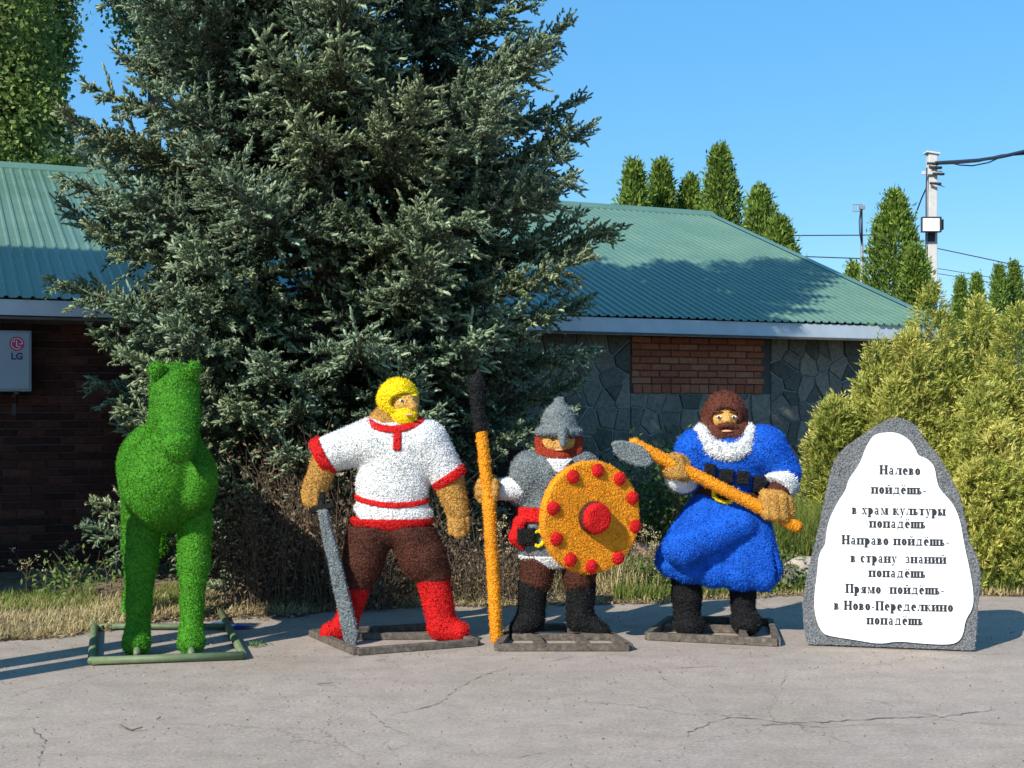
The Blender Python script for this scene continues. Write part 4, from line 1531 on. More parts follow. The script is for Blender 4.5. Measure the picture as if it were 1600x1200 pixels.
# ---- green horse
hf = Fig(8.5)
horse = empty('horse_statue', tuple(G(258, 1000)))
tag(horse, 'green artificial turf horse statue facing the camera on a green pipe frame', 'statue')
E_ = lambda X, Y, d, rx, ry, rz: ('el', P(X, Y, d), (rx, ry, rz), None)
def Rc(a_, b_, r1, r2, fy=1.0):
    return ('rc', P(*a_), P(*b_), r1, r2, fy)
hb = [
    E_(264, 752, 8.75, .305, .42, .335),           # chest
    E_(263, 745, 9.35, .30, .60, .32),             # barrel
    E_(255, 728, 9.92, .325, .42, .34),            # rump
    Rc((270, 665, 8.80), (265, 738, 8.90), .165, .23), # neck
    Rc((272, 600, 8.60), (270, 665, 8.70), .14, .158),
    Rc((273, 611, 8.44), (276, 655, 8.32), .155, .135),  # head
    Rc((276, 655, 8.30), (278, 698, 8.03), .135, .098),       # muzzle
    Rc((314, 746, 8.50), (302, 776, 8.48), .10, .085),         # breast muscle
]
blob('body', hb, M['green'], horse, k=.035, vox=.012, fuzz=1.35, flen=.015)
# mane ridge and ears
blob('ear', [Rc((247, 586, 8.36), (245, 577, 8.34), .048, .050)], M['green'], horse, fuzz=1.3, flen=.02, vox=.008)
blob('ear', [Rc((302, 584, 8.37), (303, 574, 8.35), .040, .038)], M['green'], horse, fuzz=1.3, flen=.02, vox=.008)
blob('mane', [Rc((273, 590, 8.66), (270, 650, 8.92), .07, .08)], M['green'], horse, fuzz=1.3, flen=.024)
for (name, pts) in (('leg', [((226, 815, 8.68), .112), ((221, 880, 8.62), .098), ((217, 940, 8.58), .076), ((215, 985, 8.55), .072), ((213, 1003, 8.50), .092)]),
                    ('leg', [((304, 815, 8.68), .114), ((303, 880, 8.62), .098), ((300, 940, 8.58), .072), ((299, 985, 8.55), .070), ((299, 1003, 8.50), .088)]),
                    ('leg', [((222, 780, 9.95), .155), ((212, 850, 10.0), .10), ((212, 900, 10.08), .075), ((208, 935, 10.0), .065), ((206, 955, 9.92), .085)]),
                    ('leg', [((300, 780, 9.95), .155), ((300, 850, 10.0), .10), ((302, 900, 10.08), .075), ((302, 935, 10.0), .065), ((302, 955, 9.92), .085)])):
    blob(name, [Rc(a_[0], b_[0], a_[1], b_[1]) for a_, b_ in zip(pts[:-1], pts[1:])], M['green'], horse, k=.03, vox=.010, fuzz=1.25, flen=.015)
blob('tail', [Rc((252, 700, 10.30), (250, 760, 10.42), .05, .07), Rc((250, 760, 10.42), (252, 860, 10.45), .07, .04)], M['green'], horse, fuzz=1, flen=.03)
M['eye_dark'] = M['eyeb']
planks(horse, [((143, 1040), (380, 1031)), ((150, 957), (143, 1040)), ((342, 957), (380, 1031)), ((150, 957), (342, 957))], .028, .026, .03, M['greenpaint'], 'frame_pipe', True)
for X in (214, 299):
    A_ = G(X, 1034); B_ = G(X, 1018); A_[2] = .05; B_[2] = .05
    MB().tube([A_, B_], .022, 8).build('peg', M['greenpaint'], horse, smooth=True)
for X in (206, 302):
    A_ = P(X, 970, 9.92); A_[2] = .02; B_ = A_.copy(); B_[2] = .13
    MB().tube([A_, B_], .022, 8).build('peg', M['greenpaint'], horse, smooth=True)
MB().tube([(lambda q: (q[0], q[1], .03))(G(148, 985)), (lambda q: (q[0], q[1], .03))(G(352, 985))], .02, 8).build('frame_pipe', M['greenpaint'], horse, smooth=True)


def small_el(name, c, r, mat, parent, rot=0):
    """smooth little ellipsoid mesh (eyes, brows, lips)"""
    V = []; n1, n2 = 8, 12
    ca, sa = math.cos(math.radians(rot)), math.sin(math.radians(rot))
    for i in range(n1 + 1):
        th = math.pi * i / n1
        for k in range(n2):
            ph = 2 * math.pi * k / n2
            x, y, z = r[0] * math.sin(th) * math.cos(ph), r[1] * math.sin(th) * math.sin(ph), r[2] * math.cos(th)
            V.append((c[0] + ca * x + sa * z, c[1] + y, c[2] - sa * x + ca * z))
    Fs = [[i * n2 + k, (i + 1) * n2 + k, (i + 1) * n2 + (k + 1) % n2, i * n2 + (k + 1) % n2] for i in range(n1) for k in range(n2)]
    return mobj(name, V, Fs, mat, parent, smooth=True)


# ---- warrior in white shirt
f = Fig(9.05)
st1 = empty('warrior_statue', tuple(G(610, 1000)))
tag(st1, 'turf statue of a yellow-bearded man in a white red-trimmed shirt and red boots', 'statue')
torso = [f.el((622, 708), 66, 52, 36), f.el((613, 760), 57, 62, 34), f.el((612, 805), 64, 34, 36),
         f.rc((590, 690), (655, 690), 34, 34, 1.0), f.el((615, 672), 50, 22, 26)]
hemclip = f.slab((611, 829), (611, 640))
sleeveL = [f.rc((578, 690), (506, 712), 33, 29)]
sleeveR = [f.rc((668, 694), (699, 742), 35, 27)]
shirt = blob('shirt', torso + [f.rc((580, 688), (510, 710), 34, 28), f.rc((666, 692), (696, 738), 35, 28)], M['white'], st1, k=.045, clip=lambda X, Y, Z: np.maximum(
    hemclip(X, Y, Z), np.maximum(f.slab((505, 711), (660, 660))(X, Y, Z) * 0 - 1, -((X - f.p(500, 716)[0]) * .82 + (Z - f.p(500, 716)[2]) * .57) * 1.0)))
arm_ax = lambda a_, b_: f.slab(a_, b_)
blob('cuff', sleeveL, M['red'], shirt, infl=.010, clip=f.slab((497, 717), (512, 709)), flen=.014)
blob('cuff', sleeveR, M['red'], shirt, infl=.012, clip=f.slab((698, 741), (706, 753)), flen=.014)
blob('hem_band', torso, M['red'], shirt, k=.045, infl=.012, clip=lambda X, Y, Z: np.maximum(f.slab((611, 831), (611, 809))(X, Y, Z), -1.0), flen=.014)
zb = f.p(0, 780)[2]
blob('belt', torso, M['red'], shirt, k=.045, infl=.012, clip=lambda X, Y, Z: np.abs(Z - zb + .03 - .55 * (X - f.p(612, 0)[0]) ** 2 + .05 * (X - f.p(612, 0)[0])) - .018, flen=.012)
# collar: ring on the shoulders, and the placket
cc_ = f.p(615, 656)
def ringclip(X, Y, Z):
    q = np.sqrt(((X - cc_[0]) / (49 * f.s)) ** 2 + ((Z - (cc_[2] + 16 * f.s)) / (30 * f.s)) ** 2)
    return (np.abs(q - 1.0) - .17) * 24 * f.s
blob('collar', torso, M['red'], shirt, k=.045, infl=.014, clip=lambda X, Y, Z: np.maximum(ringclip(X, Y, Z), Z - f.p(0, 647)[2]), flen=.012)
px_ = f.p(624, 0)[0]
blob('placket', torso, M['red'], shirt, k=.045, infl=.013, clip=lambda X, Y, Z: np.maximum(np.maximum(np.abs(X - px_) - 6 * f.s, np.maximum(Z - f.p(0, 668)[2], f.p(0, 703)[2] - Z)), Y - f.d), flen=.012)
blob('neck', [f.rc((616, 640), (612, 672), 27, 46, .62)], M['skin'], st1)
# head
head = blob('face', [f.el((631, 630), 23, 29, 25), f.rc((642, 622, -.075), (647, 636, -.095), 5, 7), f.el((640, 648, -.04), 15, 12, 16)], M['face'], st1, vox=.007, flen=.010, k=.02)
facecut = [('el', f.p(641, 629, -.13), (30 * f.s, .125, 15 * f.s), None)]
blob('hair', [f.el((622, 622), 31, 32, 31), f.rc((612, 625), (618, 650), 22, 18), ], M['yellow'], st1, cut=facecut, vox=.007, flen=.014)
bd = blob('beard', [f.rc((612, 640, -.03), (628, 657, -.04), 14, 15), f.el((634, 652, -.06), 19, 17, 17), f.rc((630, 640, -.075), (648, 643, -.09), 6, 5)], M['yellow'], st1, vox=.007, flen=.014, k=.02)
small_el('lip', f.p(642, 648, -.150), (.030, .012, .008), M['lip'], head)
for (X, Y, dy) in ((629, 626, -.105), (647, 624, -.085)):
    ey = small_el('eye', f.p(X, Y, dy), (.015, .012, .009), M['eyew'], head)
    small_el('pupil', f.p(X + 1, Y, dy - .012), (.007, .006, .008), M['eyeb'], ey)
    blob('eyebrow', [f.rc((X - 5, Y - 7, dy + .006), (X + 5, Y - 6.5, dy + .006), 1.9)], M['yellow'], head, vox=.005, flen=.008)
# forearms and hands
blob('forearm', [f.rc((508, 722), (493, 762, -.03), 22, 19)], M['skin'], st1)
hand = blob('hand', [f.el((490, 774, -.03), 20, 17, 18), f.rc((480, 768, -.07), (481, 784, -.09), 6.5), f.rc((488, 769, -.10), (489, 787, -.10), 6.5), f.rc((497, 768, -.10), (497, 785, -.10), 6.5), f.rc((504, 766, -.07), (504, 780, -.08), 6), f.rc((482, 762, -.04), (492, 790, -.06), 6)], M['skin'], st1, k=.008, vox=.007, flen=.012)
blob('forearm', [f.rc((701, 752), (716, 800, -.03), 24, 17)], M['skin'], st1)
blob('hand', [f.el((717, 815, -.03), 17, 17, 15), f.rc((706, 812, -.08), (707, 829, -.08), 6), f.rc((714, 814, -.09), (715, 833, -.085), 6), f.rc((722, 814, -.085), (723, 832, -.08), 6), f.rc((729, 811, -.06), (729, 826, -.06), 5.5), f.rc((704, 806, -.05), (718, 820, -.10), 5.5)], M['skin'], st1, k=.008, vox=.007, flen=.012)
# trousers, boots
blob('trousers', [f.rc((578, 832), (566, 880), 36, 32), f.rc((566, 880), (560, 905), 32, 24), f.rc((642, 832), (662, 872), 36, 35), f.rc((662, 872), (677, 895), 35, 27), f.el((610, 828), 58, 26, 32)], M['brown'], st1, k=.03, clip=f.slab((600, 930), (600, 822)))
for side_, shaft, foot, sole in (('l', [f.rc((560, 912), (540, 975), 20, 17)], [f.rc((540, 982), (517, 986, -.05), 19, 15), ], ((546, 996), (508, 996))),
                          ('r', [f.rc((677, 905), (690, 972), 25, 22)], [f.rc((690, 980), (719, 985, -.05), 21, 15)], ((680, 997), (728, 997)))):
    bt = blob('boot', shaft + foot, M['red'], st1, k=.035, clip=lambda X, Y, Z: f.p(0, 999)[2] - Z)
    blob('sole', [f.rc(sole[0], (sole[1][0], sole[1][1], -.05), 15, 12)], M['black'], bt, clip=lambda X, Y, Z: np.maximum(Z - f.p(0, 993)[2], .045 - Z), flen=.01)
pl = [((488, 994), (558, 1024)), ((558, 1024), (745, 1009)), ((745, 1009), (672, 984)), ((672, 984), (488, 994)), ((540, 1000), (720, 998))]
planks(st1, pl, .024, .028, .022, M['wood'])
for X, Y in ((540, 996), (688, 997)):
    q = f.p(X, Y); MB().tube([(q[0], q[1], .03), (q[0], q[1], .14)], .02, 6).build('support_rod', M['dark'], st1)

# sword (held, so a thing of its own)
f = Fig(8.86)
sw = empty('sword', tuple(G(548, 1012)))
tag(sw, 'grey turf sword standing point down in front of the white-shirted statue', 'sword')
blob('blade', [f.poly([(497, 797), (511, 797), (528, 860), (546, 930), (560, 990), (556, 1008), (546, 1013), (538, 1000), (524, 930), (508, 860)], 0, .030, .012)], M['grey'], sw, vox=.007, flen=.013)
blob('crossguard', [f.rc((487, 799, .05), (517, 792, .05), 5.5)], M['black'], sw, vox=.007, flen=.01)
blob('grip', [f.rc((501, 797, .05), (497, 768, .13), 6.5)], M['black'], sw, vox=.007, flen=.01)

# ---- warrior with helmet, shield and spear
f = Fig(9.15)
st2 = empty('warrior_statue', tuple(G(865, 1000)))
tag(st2, 'turf statue of a red-bearded man in grey helmet and mail with black boots', 'statue')
tor = [f.el((862, 752), 52, 48, 34), f.el((862, 800), 49, 50, 33), f.el((860, 850), 52, 42, 34), f.rc((832, 738), (905, 738), 33, 33)]
body = blob('mail_coat', tor + [f.rc((828, 738), (815, 765), 30, 26), f.rc((905, 738), (925, 775), 31, 24)], M['grey'], st2, k=.04, clip=lambda X, Y, Z: f.p(0, 870)[2] - Z)
blob('hem_band', tor, M['white'], body, k=.04, infl=.012, clip=lambda X, Y, Z: np.abs(Z - f.p(0, 876)[2]) - 9.5 * f.s, flen=.014)
blob('sleeve', [f.rc((822, 764, -.03), (786, 763, -.06), 19, 17)], M['white'], st2, flen=.013)
blob('cuff', [f.rc((800, 775, -.02), (822, 778, 0), 7)], M['grey'], body, flen=.01)
blob('forearm', [f.rc((815, 768, -.03), (778, 764, -.06), 14, 12)], M['skin'], st2)
blob('hand', [f.el((757, 766, -.05), 17, 20, 14), f.rc((752, 752, -.14), (774, 752, -.17), 6.5), f.rc((749, 761, -.15), (775, 760, -.18), 6.5), f.rc((750, 770, -.15), (774, 769, -.18), 6.5), f.rc((753, 779, -.14), (772, 777, -.17), 6), f.rc((770, 748, -.03), (776, 757, -.13), 7), f.el((777, 762, -.06), 9, 14, 12)], M['skin'], st2, k=.008, vox=.007, flen=.012)
# white shirt showing under the mail
blob('undershirt', [f.poly([(853, 716), (893, 716), (876, 736), (868, 737)], -.135, .03, .008)], M['white'], st2, vox=.007, flen=.012)
# legs
for sgn, kx, shx, ft in ((-1, 842, 830, [f.rc((828, 968), (812, 980, -.05), 21, 16)]), (1, 905, 905, [f.rc((908, 970), (938, 984, -.05), 21, 14)])):
    blob('trouser_leg', [f.rc((kx, 872), (kx - (4 if sgn < 0 else 0), 905), 29, 25)], M['brown'], st2)
    blob('boot', [f.rc((shx + 3, 915), (shx, 965), 23, 20)] + ft, M['black'], st2, k=.035, clip=lambda X, Y, Z: np.maximum(f.p(0, 996)[2] - Z, Z - f.p(0, 908)[2]))
# hips: red sash, pouch, buckle
sash = blob('sash', tor, M['red'], st2, k=.04, infl=.022, clip=lambda X, Y, Z: np.maximum(np.abs(Z - f.p(0, 803)[2]) - 11 * f.s, (X - f.p(868, 0)[0])), flen=.012)
blob('scabbard', [f.rc((812, 815, -.06), (806, 838, -.08), 9, 10), f.rc((806, 838, -.08), (815, 850, -.08), 10, 7), f.rc((812, 815, -.06), (836, 797, -.10), 9, 8)], M['red'], st2, flen=.012)
blob('pouch', [f.poly([(808, 824), (836, 822), (836, 849), (810, 848)], -.15, .03, .012)], M['black'], st2, vox=.007, flen=.012)
bk = [f.rc((840 + 9 * math.cos(q), 838 + 12 * math.sin(q), -.165), (840 + 9 * math.cos(q + .8), 838 + 12 * math.sin(q + .8), -.165), 2.6) for q in np.arange(0, 6.2, .8)]
blob('buckle', bk, M['yellow'], st2, k=0, vox=.006, flen=.008)
# head
hd = blob('face', [f.el((873, 690), 30, 26, 27), f.rc((878, 686, -.10), (879, 696, -.125), 5, 6)], M['face'], st2, vox=.007, flen=.011)
blob('beard', [f.rc((845, 690, -.02), (848, 706, -.04), 10, 10), f.rc((848, 708, -.045), (874, 714, -.09), 11, 12), f.rc((874, 714, -.09), (898, 708, -.045), 12, 11), f.rc((898, 706, -.04), (900, 688, -.02), 10, 10), f.el((873, 700, .03), 34, 20, 26)], M['rust'], st2, vox=.007, k=.015, flen=.014,
     cut=[('el', f.p(872, 688, -.20), (23 * f.s, .15, 19 * f.s), None)])
hm = blob('helmet', [f.rc((874, 630), (873, 655), 9, 25), f.rc((873, 655), (873, 668), 25, 31)], M['grey'], st2, k=.02, vox=.007, flen=.013, clip=lambda X, Y, Z: f.p(0, 681)[2] - Z)
brim = []
for q in np.arange(0, 2 * math.pi, .35):
    q2 = q + .35
    brim.append(f.rc((873 + 31 * math.cos(q), 675, 31 * f.s * math.sin(q)), (873 + 31 * math.cos(q2), 675, 31 * f.s * math.sin(q2)), 6))
blob('helmet_brim', brim, M['grey'], hm, k=.01, vox=.007, flen=.012)
blob('nose_guard', [f.rc((877, 672, -.15), (878, 692, -.175), 9, 5)], M['grey'], hm, vox=.007, flen=.011)
blob('helmet_knob', [f.el((874, 626), 8, 6, 8)], M['grey'], hm, vox=.007, flen=.011)
for X in (861, 893):
    ey = small_el('eye', f.p(X, 683, -.126 if X < 880 else -.118), (.018, .012, .010), M['eyeb'], hd)
small_el('lip', f.p(873, 702, -.128), (.032, .012, .008), M['lip'], hd)
planks(st2, [((778, 1017), (983, 1017)), ((983, 1017), (930, 983)), ((930, 983), (800, 986)), ((800, 986), (778, 1017)), ((828, 986), (845, 1014)), ((888, 986), (915, 1014)), ((800, 1000), (960, 1000))], .024, .028, .022, M['wood'])
for X in (826, 908):
    q = f.p(X, 990); MB().tube([(q[0], q[1], .03), (q[0], q[1], .14)], .02, 6).build('support_rod', M['dark'], st2)

# spear
f = Fig(8.98)
sp_ = empty('spear', tuple(G(775, 1003)))
tag(sp_, 'long orange turf spear with a black tip held upright by the helmeted statue', 'spear')
blob('shaft', [f.rc((752, 672), (764, 790), 9, 9), f.rc((764, 790), (776, 998), 9.5, 9.5)], M['orange'], sp_, flen=.013, vox=.008)
blob('spearhead', [f.rc((748, 582), (744, 600), 4, 10), f.rc((744, 600), (748, 650), 12, 9), f.rc((748, 650), (751, 668), 9, 11)], M['black'], sp_, flen=.016, vox=.008)

# shield: round disc turned a little to the right
shd = empty('shield', tuple(G(922, 1010)))
tag(shd, 'round orange turf shield with red studs held before the helmeted statue', 'shield')
ds = 8.78
sc0 = P(922, 808, ds)
yaw = math.radians(27)
ex = np.array([math.cos(yaw), math.sin(yaw), 0]); ez = np.array([0, 0, 1.0]); en = np.array([math.sin(yaw), -math.cos(yaw), 0])
RM = [list(ex), list(-en), list(ez)]
Rr = 88 * ds / F


def disc_sdf(c, r, th, rnd):
    def g_(X, Y, Z):
        x = (X - c[0]) * ex[0] + (Y - c[1]) * ex[1]; z = Z - c[2]; y = (X - c[0]) * en[0] + (Y - c[1]) * en[1]
        a_ = np.sqrt(x * x + z * z) - r + rnd; b_ = np.abs(y) - th + rnd
        return np.minimum(np.maximum(a_, b_), 0) + np.sqrt(np.maximum(a_, 0) ** 2 + np.maximum(b_, 0) ** 2) - rnd
    return g_


blob('shield_board', [('el', sc0, (Rr + .1,) * 3, None)], M['orange'], shd, clip=disc_sdf(sc0, Rr, .035, .02), vox=.009, flen=.013)
c1 = sc0 + en * .075
blob('boss_rim', [('el', c1, (.16,) * 3, None)], M['brown'], shd, clip=disc_sdf(c1 - en * .025, .108, .03, .012), vox=.007, flen=.010)
blob('boss', [('el', c1, (.16,) * 3, None)], M['red'], shd, clip=disc_sdf(c1 + en * .01, .100, .04, .03), vox=.007, flen=.013)
for (X, Y) in ((895, 745), (934, 735), (968, 748), (988, 778), (996, 823), (966, 872), (924, 885), (891, 875), (869, 842), (864, 794)):
    # project the stud pixel onto the shield plane
    ray = np.array([(X - 800) / F, 1, (HOR - Y) / F])
    q = float(np.dot(sc0 + en * .035 - np.array([0, 0, 1.6]), en) / np.dot(ray, en))
    c = np.array([0, 0, 1.6]) + ray * q
    rel = c - sc0; rr_ = math.sqrt(np.dot(rel, ex) ** 2 + rel[2] ** 2)
    if rr_ > Rr - .035:
        kk = (Rr - .035) / rr_; c = sc0 + en * .035 + (np.dot(rel, ex) * ex + rel[2] * ez) * kk
    blob('stud', [('el', c, (.046, .028, .046), RM)], M['red'], shd, vox=.007, flen=.012)

# ---- warrior in the blue robe
f = Fig(9.3)
st3 = empty('warrior_statue', tuple(G(1115, 998)))
tag(st3, 'turf statue of a brown-bearded man in a long blue robe with white fur collar', 'statue')
up = [f.el((1135, 718), 62, 44, 38), f.el((1142, 752), 52, 38, 35), f.rc((1092, 702), (1186, 702), 33, 36)]
armR = [f.rc((1195, 702), (1226, 738, -.01), 36, 24), f.rc((1226, 738, -.01), (1216, 752, -.07), 22, 20)]
armL = [f.rc((1085, 705), (1072, 745, -.02), 30, 24), f.rc((1072, 748, -.04), (1056, 740, -.16), 20, 18)]
robe = blob('robe', up + armR + armL, M['blue'], st3, k=.035, vox=.009, clip=lambda X, Y, Z: f.p(0, 782)[2] - Z)
skp = [(1090, 772), (1190, 776), (1200, 812), (1208, 850), (1219, 884), (1214, 905), (1196, 919), (1160, 919), (1120, 915), (1080, 909), (1040, 899), (1027, 884), (1029, 866), (1048, 832), (1070, 800)]
sk = [f.poly(skp, 0, .215, .11), f.rc((1152, 814, -.17), (1056, 850, -.25), 24, 27), f.el((1168, 868, -.08), 42, 50, 34)]
fold = [f.rc((1175, 838, -.30), (1120, 872, -.26), 9, 11), f.rc((1120, 872, -.26), (1046, 892, -.22), 11, 7), f.rc((1124, 872, -.25), (1125, 930, -.235), 5, 6), f.rc((1112, 876, -.24), (1109, 925, -.23), 3, 4), f.rc((1200, 850, -.2), (1206, 925, -.16), 3, 4)]
def folds(X, Y, Z):
    x = (X - f.p(1125, 0)[0]); zz_ = np.clip((f.p(0, 830)[2] - Z) * 3, 0, 1)
    return zz_ * .008 * np.sin(x * 34 + 1) 
blob('robe_skirt', sk, M['blue'], robe, k=.03, cut=fold, vox=.010, warp=folds)
# fur collar
fc = f.p(1131, 686)
ring = []
for q in np.arange(math.pi * .0, math.pi * 1.01, math.pi / 8):
    q2 = q + math.pi / 8
    if q2 > math.pi * 1.02: break
    ring.append(f.rc((1132 + 36 * math.cos(q), 676 + 30 * math.sin(q), -.10 * math.sin(q) - .045), (1132 + 36 * math.cos(q2), 676 + 30 * math.sin(q2), -.10 * math.sin(q2) - .045), 13, 13))
ring.append(f.rc((1098, 680, .03), (1170, 680, .03), 14, 14))
blob('fur_collar', ring, M['white'], robe, k=.02, flen=.022, fuzz=1.3)
blob('cuff', [f.rc((1222, 752, -.05), (1208, 762, -.11), 25, 25)], M['white'], robe, clip=f.slab((1225, 748, -.045), (1211, 764, -.10)), flen=.018)
blob('glove_cuff', [f.rc((1218, 758, -.06), (1207, 775, -.13), 21, 21)], M['brown'], st3, flen=.012)
blob('cuff', [f.rc((1066, 748, -.10), (1056, 744, -.15), 21, 21)], M['white'], robe, flen=.012)
# hands
blob('hand', [f.el((1049, 727, -.20), 23, 21, 20), f.rc((1034, 716, -.27), (1044, 738, -.30), 7.5), f.rc((1043, 713, -.29), (1053, 738, -.31), 7.5), f.rc((1053, 714, -.29), (1061, 738, -.30), 7.5), f.rc((1062, 718, -.26), (1067, 736, -.27), 7), f.rc((1038, 732, -.24), (1062, 742, -.27), 8)], M['skin'], st3, k=.012, vox=.008, flen=.014)
blob('hand', [f.el((1201, 787, -.20), 28, 24, 22), f.rc((1185, 777, -.28), (1186, 798, -.30), 8.5), f.rc((1196, 773, -.30), (1198, 800, -.31), 8.5), f.rc((1208, 774, -.30), (1210, 801, -.30), 8.5), f.rc((1219, 778, -.27), (1220, 798, -.27), 8), f.rc((1184, 768, -.25), (1206, 770, -.28), 8)], M['skin'], st3, k=.012, vox=.008, flen=.014)
# chest plates, belt, buckle
for (pts) in ([(1096, 722), (1112, 724), (1110, 747), (1094, 744)], [(1118, 731), (1140, 732), (1139, 754), (1116, 751)], [(1146, 733), (1164, 735), (1163, 755), (1144, 754)]):
    yy = -.176 if pts[0][0] < 1100 else -.178
    blob('chest_panel', [f.poly(pts, yy, .022, .008)], M['black'], robe, vox=.006, flen=.009)
blob('side_panel', [f.poly([(1172, 741), (1190, 743), (1186, 768), (1170, 766)], -.15, .03, .008)], M['black'], robe, vox=.007, flen=.009)
blob('belt', up + [f.el((1142, 775), 53, 20, 37)], M['brown'], robe, infl=.014, clip=lambda X, Y, Z: np.abs(Z - f.p(0, 773)[2] + .12 * (X - f.p(1140, 0)[0])) - 8 * f.s, flen=.010)
bk = [f.rc((1122 + 15 * math.cos(q) - 0 * math.sin(q), 773 + 8 * math.sin(q) + 4 * math.cos(q), -.205), (1122 + 15 * math.cos(q + .7), 773 + 8 * math.sin(q + .7) + 4 * math.cos(q + .7), -.205), 3) for q in np.arange(0, 6.2, .7)]
blob('buckle', bk, M['yellow'], robe, k=0, vox=.006, flen=.008)
# head
hd = blob('face', [f.el((1131, 652), 26, 27, 26), f.rc((1131, 646, -.095), (1132, 657, -.112), 3.5, 5)], M['face'], st3, vox=.007, flen=.010)
hair_cut = [('el', f.p(1130, 653, -.20), (24 * f.s, .20, 17 * f.s), None)]
blob('hair', [f.el((1132, 643), 32, 32, 31), f.rc((1108, 645), (1106, 668), 12, 12), f.rc((1156, 645), (1158, 668), 12, 12)], M['hairbrown'], st3, cut=hair_cut, vox=.007, flen=.015, k=.02)
blob('beard', [f.rc((1107, 668, -.03), (1120, 681, -.08), 12, 13), f.rc((1120, 681, -.08), (1146, 680, -.08), 13, 12), f.rc((1146, 680, -.08), (1158, 668, -.03), 12, 12), f.rc((1119, 666, -.118), (1131, 663, -.125), 3.5, 4), f.rc((1131, 663, -.125), (1145, 666, -.118), 4, 3.5), f.el((1132, 680, -.03), 22, 14, 18)], M['hairbrown'], st3, vox=.007, flen=.014, k=.015,
     cut=[('el', f.p(1131, 673, -.19), (11 * f.s, .06, 3.4 * f.s), None)])
small_el('lip', f.p(1131, 673, -.137), (.036, .012, .009), M['lip'], hd)
for X, dx in ((1120, -1), (1143, 1)):
    ey = small_el('eye', f.p(X, 651, -.112), (.020, .012, .009), M['eyew'], hd)
    small_el('pupil', f.p(X - 1, 651.5, -.121), (.009, .007, .009), M['eyeb'], ey)
    blob('eyebrow', [f.rc((X - 8, 643.5 if dx < 0 else 645, -.106), (X + 8, 645 if dx < 0 else 642.5, -.106), 2.2)], M['hairbrown'], hd, vox=.005, flen=.007)
# boots
blob('boot', [f.rc((1072, 890), (1073, 930), 23, 22), f.rc((1073, 930), (1074, 968), 22, 20), f.el((1075, 975, -.05), 23, 18, 30)], M['black'], st3, k=.03, clip=lambda X, Y, Z: f.p(0, 992)[2] - Z)
blob('boot', [f.rc((1161, 900), (1161, 950), 21, 19), f.el((1164, 970, -.05), 24, 19, 30)], M['black'], st3, k=.03, clip=lambda X, Y, Z: f.p(0, 990)[2] - Z)
planks(st3, [((1012, 1000), (1215, 1010)), ((1215, 1010), (1203, 978)), ((1203, 978), (1050, 972)), ((1050, 972), (1012, 1000)), ((1150, 975), (1165, 1006)), ((1040, 986), (1180, 990))], .028, .022, .026, M['wood'])
for X in (1074, 1162):
    q = f.p(X, 990); MB().tube([(q[0], q[1], .03), (q[0], q[1], .14)], .02, 6).build('support_rod', M['dark'], st3)

# spade-shaped weapon
f = Fig(9.3)
mc = empty('battle_axe', tuple(G(1110, 1000)))
tag(mc, 'orange-shafted turf weapon with a flat grey oval blade held across the blue robe', 'weapon')
blob('shaft', [f.rc((985, 692, -.30), (1232, 817, -.26), 9, 9)], M['orange'], mc, flen=.013, vox=.008)
blob('blade', [f.poly([(950, 690), (958, 687), (975, 688), (992, 693), (1006, 705), (1012, 720), (1004, 726), (985, 724), (965, 716), (953, 704)], -.33, .028, .012)], M['grey'], mc, flen=.013, vox=.008)


# ------------------------------------------------------------------ the lettered stone-shaped sign
sgn = empty('sign_board', tuple(G(1390, 1014)))
tag(sgn, 'upright grey stone-shaped board with white panel of black Cyrillic lettering', 'sign')
SA, SB = G(1262, 1009), G(1522, 1019)
sx = (SB - SA); sx[2] = 0; SWd = np.linalg.norm(sx); sx /= SWd
sn = np.array([sx[1], -sx[0], 0])           # towards the camera


def on_sign(X, Y, off=0.0):
    ray = np.array([(X - 800) / F, 1, (HOR - Y) / F]); o_ = np.array([0, 0, 1.6])
    q = float(np.dot(SA + sn * off - o_, sn) / np.dot(ray, sn))
    return o_ + ray * q


def sign_uv(X, Y):
    p = on_sign(X, Y); return float(np.dot(p - SA, sx)), float(p[2])


outl = [(1262, 1009), (1258, 985), (1255, 945), (1262, 900), (1275, 850), (1285, 805), (1296, 752), (1305, 720), (1322, 700), (1345, 684), (1368, 668), (1390, 656), (1403, 654), (1418, 658), (1432, 668), (1446, 690),
        (1465, 712), (1482, 740), (1499, 775), (1508, 810), (1514, 845), (1526, 870), (1532, 895), (1531, 925), (1527, 950), (1526, 985), (1522, 1019)]
panel = [(1284, 989), (1273, 962), (1272, 930), (1277, 895), (1279, 866), (1290, 850), (1290, 840), (1294, 815), (1307, 787), (1322, 765), (1325, 750), (1344, 724), (1352, 700), (1364, 680), (1378, 676), (1400, 675), (1420, 686), (1430, 700),
         (1434, 712), (1448, 716), (1460, 728), (1463, 750), (1468, 765), (1488, 785), (1500, 812), (1506, 850), (1514, 885), (1521, 925), (1520, 950), (1508, 968), (1505, 990), (1497, 1003), (1480, 1007), (1440, 1005), (1402, 1001), (1375, 1006), (1340, 1000), (1300, 994)]


def smooth_poly(pts, it=2):
    for _ in range(it):
        out = []
        for i in range(len(pts)):
            a_, b_ = pts[i], pts[(i + 1) % len(pts)]
            out += [(a_[0] * .75 + b_[0] * .25, a_[1] * .75 + b_[1] * .25), (a_[0] * .25 + b_[0] * .75, a_[1] * .25 + b_[1] * .75)]
        pts = out
    return pts


uvo = [sign_uv(*p) for p in outl]
uvo[0] = (uvo[0][0], .012); uvo[-1] = (uvo[-1][0], .012)
import mathutils.geometry as mg


